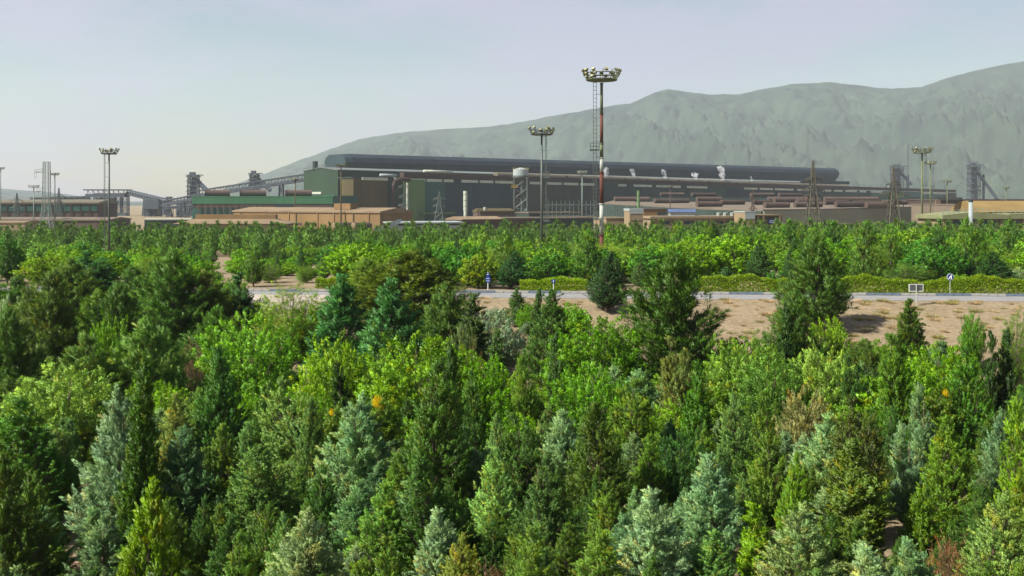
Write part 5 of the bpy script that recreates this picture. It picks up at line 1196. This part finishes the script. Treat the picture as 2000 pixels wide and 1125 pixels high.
 ('pine', 285, 610, 170, 64, 'broad mid green pine with long pale needles at left', (.075, .13, .035)),
 ('pine', 30, 535, 120, 88, 'dark pine at the left edge nearest the road', (.05, .095, .02)),
 ('pine', 140, 498, 125, 93, 'tall pine between the leftmost olive pine and the road', (.06, .105, .024)),
 ('pine', 192, 560, 115, 84, 'shaggy green pine left of the round dark one', (.065, .115, .024)),
 ('pine', 268, 515, 125, 91, 'pine left of the tall left pine by the road', (.055, .10, .022)),
 ('pine', 452, 575, 95, 90, 'low wide pine left of the pale road apron', (.06, .11, .022)),
 ('pine', 505, 640, 110, 72, 'olive pine in front of the loose lime tree', (.07, .12, .028)),
 ('pine', 720, 500, 110, 96, 'olive pine rising behind the left fir', (.075, .115, .022)),
 ('broadleaf', 500, 580, 85, 88, 'lime leafy tree at the left end of the pale apron', (.13, .25, .03)),
 ('broadleaf', 600, 592, 90, 84, 'light green leafy tree below the pale apron', (.13, .26, .03)),
 ('broadleaf', 440, 540, 80, 98, 'green tree by the road behind the left pines', (.10, .21, .03)),
 ('juniper', 860, 580, 80, 88, 'dull green conifer before the road left of the dark cone cypress', (.06, .105, .03)),
 ('broadleaf', 1110, 588, 80, 89, 'light green tree covering the road left of the oval cypress', (.12, .25, .03)),
 ('broadleaf', 1035, 590, 50, 89, 'small green tree covering the road left of the twisted cypress', (.11, .23, .03)),
 ('broadleaf', 215, 600, 85, 70, 'yellow green tree between the left pines', (.13, .25, .03)),
 ('broadleaf', 120, 560, 80, 76, 'light green tree behind the leftmost olive pine', (.12, .24, .04)),
 ('pine', 20, 590, 130, 66, 'dark pine at the left edge under the olive one', (.05, .095, .02)),
 ('pine', 430, 590, 110, 78, 'dark ragged pine below the teardrop cypress', (.045, .09, .02)),
 ('pine', 170, 640, 150, 62, 'soft needled pine below the leftmost pines', (.075, .125, .03)),
 ('columnar', 470, 530, 58, 88, 'dark teardrop cypress left of the road apron', (.035, .09, .025)),
 ('juniper', 180, 490, 90, 100, 'blue green conical tree behind the left pines', (.04, .10, .045)),
 ('olive', 15, 570, 60, 76, 'silver leaved bush at the left edge', (.24, .30, .22)),
 ('juniper', 1185, 488, 72, 96, 'dark blue green oval cypress standing right at the road', (.045, .085, .04)),
 ('juniper', 1010, 560, 48, 92, 'small dark green cypress before the kerb', (.055, .10, .025)),
 # just beyond the road
 ('juniper', 998, 490, 66, 112, 'dark round topped cypress behind the kerb at centre', (.035, .09, .04)),
 ('midleaf', 935, 490, 70, 113, 'green tree with reddish top behind the blue direction sign', (.14, .22, .028)),
 ('juniper', 1252, 505, 36, 112, 'thin grey green cypress left of the big pine behind the hedge', (.07, .11, .055)),
 ('cypress', 1418, 520, 44, 110, 'small round blue green bush tree behind the long hedge', (.055, .13, .07)),
 ('juniper', 1478, 468, 46, 122, 'dark flame shaped cypress behind the long hedge', (.045, .09, .03)),
 ('juniper', 1940, 490, 70, 114, 'wide dark cypress behind the hedge near the right edge', (.035, .085, .03)),
 ('juniper', 1888, 492, 48, 118, 'dark cypress left of the wide one behind the hedge', (.045, .10, .035)),
 ('midleaf', 1511, 527, 38, 111, 'small round deep green tree behind the long hedge', (.05, .16, .025)),
 ('feathery', 1160, 470, 120, 135, 'pale feathery tamarisk at the foot of the red and white mast', (.22, .31, .08)),
 ('feathery', 1148, 462, 55, 140, 'small pale plume tree left of the mast foot', (.23, .32, .09)),
 ('olive', 1990, 520, 45, 114, 'silver grey tree at the right edge behind the hedge', (.22, .29, .20)),
 ('feathery', 1770, 510, 90, 114, 'grey green willowy tree behind the hedge and sign board', (.14, .25, .08)),
 ('feathery', 1695, 515, 70, 118, 'soft willowy tree behind the hedge right of the layered pine', (.13, .24, .05)),
 ('midleaf', 1880, 535, 60, 110.5, 'bright lime bush right of the round blue sign', (.19, .33, .02)),
 ('midleaf', 85, 497, 90, 118, 'yellow lime rounded tree at the left beyond the pines', (.18, .30, .012)),
 ('midleaf', 120, 495, 70, 122, 'second yellow lime rounded tree touching the first at left', (.17, .29, .012)),
 ('midleaf', 300, 500, 65, 125, 'yellow lime dome tree behind the tall left pine', (.17, .29, .015)),
 ('midleaf', 82, 470, 65, 150, 'pale light green dome tree at the left before the forest', (.15, .26, .06)),
 ('midleaf', 12, 462, 60, 130, 'deep green tree at the left picture edge', (.05, .17, .02)),
 ('juniper', 283, 485, 22, 150, 'narrow dark cypress behind the yellow lime dome', (.03, .075, .02)),
 ('columnar', 629, 500, 13, 150, 'very thin dark cypress behind the small clipped hedge', (.03, .07, .02)),
 ('midleaf', 645, 482, 50, 160, 'round deep green clump above the small clipped hedge', (.05, .16, .03)),
 ('midleaf', 560, 515, 55, 135, 'bright lime tree left of the small clipped hedge', (.14, .27, .015)),
 ('midleaf', 605, 522, 45, 130, 'lime bush tree beside the small clipped hedge', (.14, .25, .02)),
 ('midleaf', 520, 502, 62, 142, 'round green tree behind the left end of the apron', (.09, .20, .03)),
 ('midleaf', 585, 498, 66, 150, 'wide soft green tree behind the apron', (.10, .22, .035)),
 ('midleaf', 470, 505, 55, 146, 'light green tree right of the sandy clearing', (.13, .25, .02)),
 ('midpine', 545, 488, 40, 165, 'dark pine between two round trees behind the apron', (.05, .10, .022)),
 ('midleaf', 395, 505, 60, 140, 'green tree left of the sandy clearing', (.10, .21, .02)),
 ('midleaf', 355, 500, 55, 150, 'yellow green tree behind the brownish pine', (.14, .26, .02)),
 ('midleaf', 855, 470, 90, 150, 'light green tree right of the spreading olive pine', (.12, .25, .015)),
 ('juniper', 1515, 470, 24, 160, 'small blue green cone in the right hand tree belt', (.04, .11, .06)),
 ('juniper', 1790, 445, 26, 170, 'thin dark cypress in the right hand tree belt', (.035, .085, .03)),
]
for sp, px, ap, w, Y, lab, col in TABLE: plant_px(sp, px, ap, w, Y, lab, col)
N_TABLE = len(PLACED)
def bloom(px, py, w, Y, label):
    crown = prototypes('dead')[0][0]; b = base(px, Y); zt = CZ-(py-HOR)*Y/F; s = w*Y/F/2.9
    root = thing('flowering_shrub', b, label, 'flowering shrub'); mesh_obj('stem', MB().tube(b, Vector((b.x, b.y, zt)), .04, .02, 6), BARK, root)
    g = prototypes('shrub')[1][0]; c = bpy.data.objects.new('crown', g); COL.objects.link(c); c.parent = root; c.location = (0, 0, max(.1, zt-b.z-1.9)); c.scale = (.75, .75, .8); c.color = (.13, .24, .03, 1)
    for dx, dz, k in ((0, 0, 1.0), (.35, -.3, .7)):
        c = bpy.data.objects.new('bloom', crown); COL.objects.link(c); c.parent = root; c.location = (dx*w*Y/F, -.5, zt-b.z-.3+dz*w*Y/F); c.scale = (s*k, s*k, s*k*1.2); c.color = (.90, .68, .015, 1)
bloom(738, 778, 22, 49, 'shrub with a bright yellow bloom above the large blue green cypress')
bloom(651, 794, 12, 50, 'small yellow blooming shrub left of the large blue green cypress')
bloom(1838, 757, 12, 53, 'yellow blooming shrub in the right grove')
LAND = [(px, Y, lab) for (sp, px, ap, w, Y, lab, col) in TABLE if Y < 75]

# ------------------------------------------------------------------ fill between them
def clear(X, Y, sep):
    for a, b, r, *_ in PLACED:
        dd = (a-X)**2+(b-Y)**2
        if dd < max(sep, r*.75)**2: return False
    return True
rf = random.Random(21)
FL = [(0, 540), (440, 560), (500, 630), (640, 640), (900, 600), (935, 650), (1020, 650), (1040, 598), (1150, 598), (1200, 640), (1215, 700), (1400, 705), (1430, 652), (1990, 655)]
def lim(px): return float(np.interp(px, *zip(*FL)))
WORD = {(.06, .11, .03): ('juniper', 'dark green juniper'), (.095, .14, .035): ('juniper', 'olive green juniper'), (.11, .165, .075): ('juniper', 'grey green juniper'), (.145, .215, .14): ('cypress', 'blue grey cypress'), (.10, .18, .11): ('cypress', 'blue green cypress'),
        (.06, .10, .024): ('pine', 'dark bushy pine'), (.05, .10, .02): ('columnar', 'dark columnar cypress'), (.13, .24, .035): ('shrub', 'bright green shrub'), (.14, .26, .035): ('broadleaf', 'lime broadleaf tree')}
KEYS = list(WORD)
n = 0
for _ in range(9000):
    Y = math.sqrt(rf.uniform(31**2, 95**2)); X = rf.uniform(-.50, .50)*Y; px = 1000+X*F/Y
    if px < -20 or px > 2020: continue
    if 100 < px < 185 and Y < 50: continue           # the open strip with the brick steps
    if Y > 76 and not (px < 500 or 640 < px < 868 or 868 < px < 925 or 1030 < px < 1385 or (Y < 81 and px > 1400)): continue
    sep = (1.3 if Y < 40 else 1.35+.010*Y) if Y < 56 else (1.85 if Y < 80 else 2.6)
    if not clear(X, Y, sep): continue
    wts = (.28, .24, .17, .11, .11, 0, .09, 0, 0) if Y < 56 else ((.14, .12, .10, .02, .04, .28, .05, .08, .16) if px < 455 else (.16, .14, .12, .04, .06, .04, .07, .15, .22))
    key = rf.choices(KEYS, wts)[0]; sp, word = WORD[key]
    H = {'pine': rf.uniform(4, 6.5), 'juniper': rf.uniform(4.0, 6.0), 'cypress': rf.uniform(2.6, 4.4), 'columnar': rf.uniform(3.4, 5.2), 'shrub': rf.uniform(1.4, 2.6), 'broadleaf': rf.uniform(3.0, 5.2)}[sp]
    Wd = {'pine': H*rf.uniform(.6, .8), 'juniper': H*rf.uniform(.33, .46), 'cypress': H*rf.uniform(.50, .66), 'columnar': H*rf.uniform(.2, .28), 'shrub': H*rf.uniform(1, 1.4), 'broadleaf': H*rf.uniform(.85, 1.15)}[sp]
    zg = gz(X, Y); L = lim(px); hmax = CZ-(L-HOR)*Y/F-zg
    hmax = min(hmax, CZ-((rf.uniform(690, 760) if Y < 58 else L+rf.uniform(0, 26))-HOR)*Y/F-zg) if Y > 45 else hmax
    if Y < 38: hmax = min(hmax, CZ-(1000-HOR)*Y/F-zg)
    wp = 0.45*F/Y                      # keep the trees one can single out from being buried
    for (_s, tx, ta, tw, tY, _l, _c) in TABLE:
        if tY > Y and tY < 100 and abs(tx-px) < tw*.5+wp*1.2:
            tb = HOR+CZ*F/tY if tY < 74 else ta+200
            hmax = min(hmax, CZ-(ta+(.52 if tY < 74 else .8)*(tb-ta)-HOR)*Y/F-zg)
    if hmax < 1.0: continue
    H2 = min(H, hmax) if Y < 60 else min(hmax, max(H, hmax*rf.uniform(.75, 1), 0), 7.5); Wd *= max(.6, H2/H)
    lx, ly, ll = min(LAND, key=lambda a: ((a[0]-1000)*a[1]/F-X)**2+(a[1]-Y)**2)
    dx = X-(lx-1000)*ly/F; dy = Y-ly
    rel = ('right of' if dx > 0 else 'left of') if abs(dx) > abs(dy) else ('behind' if dy > 0 else 'in front of')
    lt = ' '.join(ll.replace('standing ', '').split()[:6])
    for stop in (' with', ' at', ' of', ' the', ' in', ' and', ' right', ' left', ' a', ' behind', ' below', ' above', ' bottom', ' under', ' on', ' among', ' near', ' to', ' before', ' between'):
        while lt.endswith(stop): lt = lt[:-len(stop)]
    plant(sp, X, Y, H2, Wd, '%s just %s the %s' % (word, rel, lt), '%s filling the foreground grove' % (word.split()[-1]+'s').replace('cypresss', 'cypresses') if not word.endswith('tree') else 'broadleaf trees filling the foreground grove', key); n += 1
    if n > 460: break
print('front fillers', n)

# mid belt beyond the road
MARKS = [(66, 'square lattice tower'), (213, 'left slim mast'), (470, 'teardrop cypress'), (577, 'green shed mast'), (666, 'brown floodlight mast'), (800, 'spreading olive pine'), (909, 'pale vent stack'), (1058, 'grey floodlight mast'), (1175, 'red and white mast'),
         (1312, 'biggest pine'), (1430, 'rooftop cooling boxes'), (1510, 'blue name board'), (1588, 'tall dark pylon'), (1745, 'second tall pylon'), (1810, 'twin right masts'), (1896, 'pale chimney')]
def beside(px):
    m = min(MARKS, key=lambda q: abs(q[0]-px)); return '%s of the %s' % ('right' if px > m[0] else 'left', m[1])
ML = [(0, 472), (250, 476), (400, 482), (425, 505), (450, 505), (475, 482), (640, 482), (660, 472), (900, 464), (1000, 470), (1150, 462), (1300, 450), (1600, 442), (2000, 438)]
n = 0
midc = {}
for _ in range(9000):
    Y = rf.uniform(110.5, 236); X = rf.uniform(-.5, .5)*Y; px = 1000+X*F/Y
    yy = Y+.08*X
    if yy < 111.5: continue
    if 418 < px < 448 and 176 < Y < 200: continue
    if 500 < px < 640 and yy < 118: continue
    right = px > 930
    sep = (3.2 if right else 3.1)+.006*Y
    if not clear(X, Y, sep): continue
    u = rf.random()
    if u < (.45 if not right else .40): sp, word, col = 'midleaf', 'light green broadleaf tree', rf.choice([(.12, .25, .02), (.15, .28, .015), (.09, .21, .025), (.06, .17, .03), (.13, .23, .04)]); word = {.12: 'light green', .15: 'yellow green', .09: 'mid green', .06: 'deep green', .13: 'soft green'}[col[0]]+' broadleaf tree'
    elif u < .72: sp, word, col = 'midpine', 'dark pine', rf.choice([(.045, .10, .02), (.06, .12, .022)])
    elif u < .86: sp, word, col = 'juniper', 'dark cypress', rf.choice([(.04, .085, .025), (.05, .105, .04)])
    else: sp, word, col = 'feathery', 'pale feathery tree', rf.choice([(.14, .24, .05), (.17, .26, .07)])
    H = {'midleaf': rf.uniform(3.4, 6.2), 'midpine': rf.uniform(5, 8.6), 'juniper': rf.uniform(3, 5.5), 'feathery': rf.uniform(3, 5)}[sp]
    Wd = {'midleaf': H*rf.uniform(1.15, 1.5), 'midpine': H*rf.uniform(.40, .56), 'juniper': H*rf.uniform(.35, .5), 'feathery': H*rf.uniform(.7, 1)}[sp]
    zg = gz(X, Y); top = float(np.interp(px, *zip(*ML)))+rf.uniform(-6, 30)
    if sp == 'midpine': top -= 18
    for mx_, my_, ma_ in ((1175, 210, 482), (1058, 236, 484), (213, 232, 488)):      # the mast feet show over the trees before them
        if abs(px-mx_) < 26 and Y < my_+2: top = max(top, ma_)
    if 418 < px < 448: top = max(top, 518)
    H2 = min(H, CZ-(top-HOR)*Y/F-zg)
    if H2 < 1.2: continue
    k = midc.get(sp, 0)
    if k >= {'midleaf': 225, 'midpine': 112, 'juniper': 95, 'feathery': 95}[sp]: continue
    midc[sp] = k+1
    depth = 'close behind the road' if yy < 140 else ('midway in the roadside belt' if yy < 185 else 'before the far wood')
    plant(sp, X, Y, H2, Wd*H2/H, '%s %s, %s' % (word, depth, beside(px)), (word.replace('cypress', 'cypresse')+'s' if sp != 'midleaf' else 'broadleaf trees')+' of the roadside belt', col); n += 1
    if n > 540: break
print('mid', n, midc)

# far pine wood: the nearest as trees, the rest as one mass
pts = []
for _ in range(16000):
    Y = 236+114*rf.random()**.9; X = rf.uniform(-.5, .5)*Y
    if all((a-X)**2+(b-Y)**2 > (4.3+(1.0 if Y > 300 else 0))**2 for a, b in pts): pts.append((X, Y))
pts.sort(key=lambda p: p[1])
def pine_top(px): return float(np.interp(px, [0, 60, 200, 350, 600, 750, 900, 1100, 1300, 1600, 2000], [452, 446, 444, 441, 441, 446, 440, 443, 438, 434, 438]))
rest = []
for i, (X, Y) in enumerate(pts):
    px = 1000+X*F/Y; zg = gz(X, Y); H = rf.uniform(5.8, 7.6); hm = CZ-(pine_top(px)+rf.uniform(-8, 12)-HOR)*Y/F-zg; H = max(2.5, min(H, hm)); Wd = H*rf.uniform(.48, .66)
    if i < 170:
        u = rf.random(); tone = (.055, .11, .022) if u < .45 else ((.085, .155, .022) if px > 900 else (.07, .135, .03))
        plant('farpine', X, Y, H, Wd, 'dark pine in the dense far wood, %s' % beside(px), 'pines of the far wood', tone)
    else: rest.append((X, Y, zg, H, Wd))
if rest:
    TT, tt, ww = [], [], []; rng = np.random.default_rng(3)
    pr = [grow(dict(SPEC['farpine'], nb=24, pb=4, lp=6, l=.85, w=.26), 50+k) for k in range(3)]
    for X, Y, zg, H, Wd in rest:
        T, tint, warm, *_ = pr[rng.integers(3)]; a = rng.uniform(0, 6.28); c, s = math.cos(a), math.sin(a); f = Wd/4.2
        Q = np.stack([(T[:, 0]*c-T[:, 1]*s)*f+X, (T[:, 0]*s+T[:, 1]*c)*f+Y, T[:, 2]*H/7.0+zg], 1); TT.append(Q); tt.append(tint*rng.uniform(.85, 1.15)); ww.append(warm)
    me = tri_mesh('pine_wood', np.concatenate(TT), np.concatenate(tt), np.concatenate(ww)); o = bpy.data.objects.new('pine_wood', me); COL.objects.link(o); o.color = (.075, .15, .032, 1)
    tag(o, 'mass of dark pines at the back of the far wood', 'wood', kind='stuff')
print('far', len(pts), len(rest), 'tris', sum(len(m.polygons) for m in bpy.data.meshes))

# ------------------------------------------------------------------ dry tussocks on the bank
def tussocks():
    P = []
    for k in range(4):
        rng = np.random.default_rng(70+k); n = 420
        a = rng.uniform(0, 6.28, n); q = rng.random(n)**.6*.32
        pos = np.stack([np.cos(a)*q, np.sin(a)*q, np.zeros(n)], 1); d = nrm(np.stack([np.cos(a)*q*2.4, np.sin(a)*q*2.4, np.full(n, .75)], 1)+rng.normal(0, .25, (n, 3)))
        T = leaves(rng, pos, d, rng.normal(0, 1, (n, 3)), rng.uniform(.2, .5, n), rng.uniform(.015, .035, n)); P.append(tri_mesh('dry_tussock', T, rng.uniform(.7, 1.2, n), np.zeros(n)))
    c = 0
    for _ in range(1600):
        x = rf.uniform(-8, 46); yy = 101.3-rf.random()**1.2*21; Y = yy-.08*x; px = 1000+x*F/Y
        if not (870 < px < 1150 or 1395 < px < 2010): continue
        if not all((a-x)**2+(b-Y)**2 > .75**2 for a, b, *_ in PLACED[-c:] if c): continue
        o = bpy.data.objects.new('grass_tussock', P[c % 4]); COL.objects.link(o); s = rf.uniform(.4, 1.15)
        o.location = (x, Y, gz(x, Y)-.08); o.scale = (s*1.2, s*1.2, s*.9); o.rotation_euler = (0, 0, rf.uniform(0, 6.28))
        o.color = rf.choice([(.52, .42, .26, 1), (.46, .37, .22, 1), (.40, .34, .18, 1), (.32, .30, .13, 1)])
        tag(o, 'dry straw coloured grass tussock on the sandy bank below the road', 'grass tussock', 'dry tussocks on the sandy road bank')
        PLACED.append((x, Y, .2, 'g', '')); c += 1
        if c > 290: break
    print('tussocks', c)
tussocks()
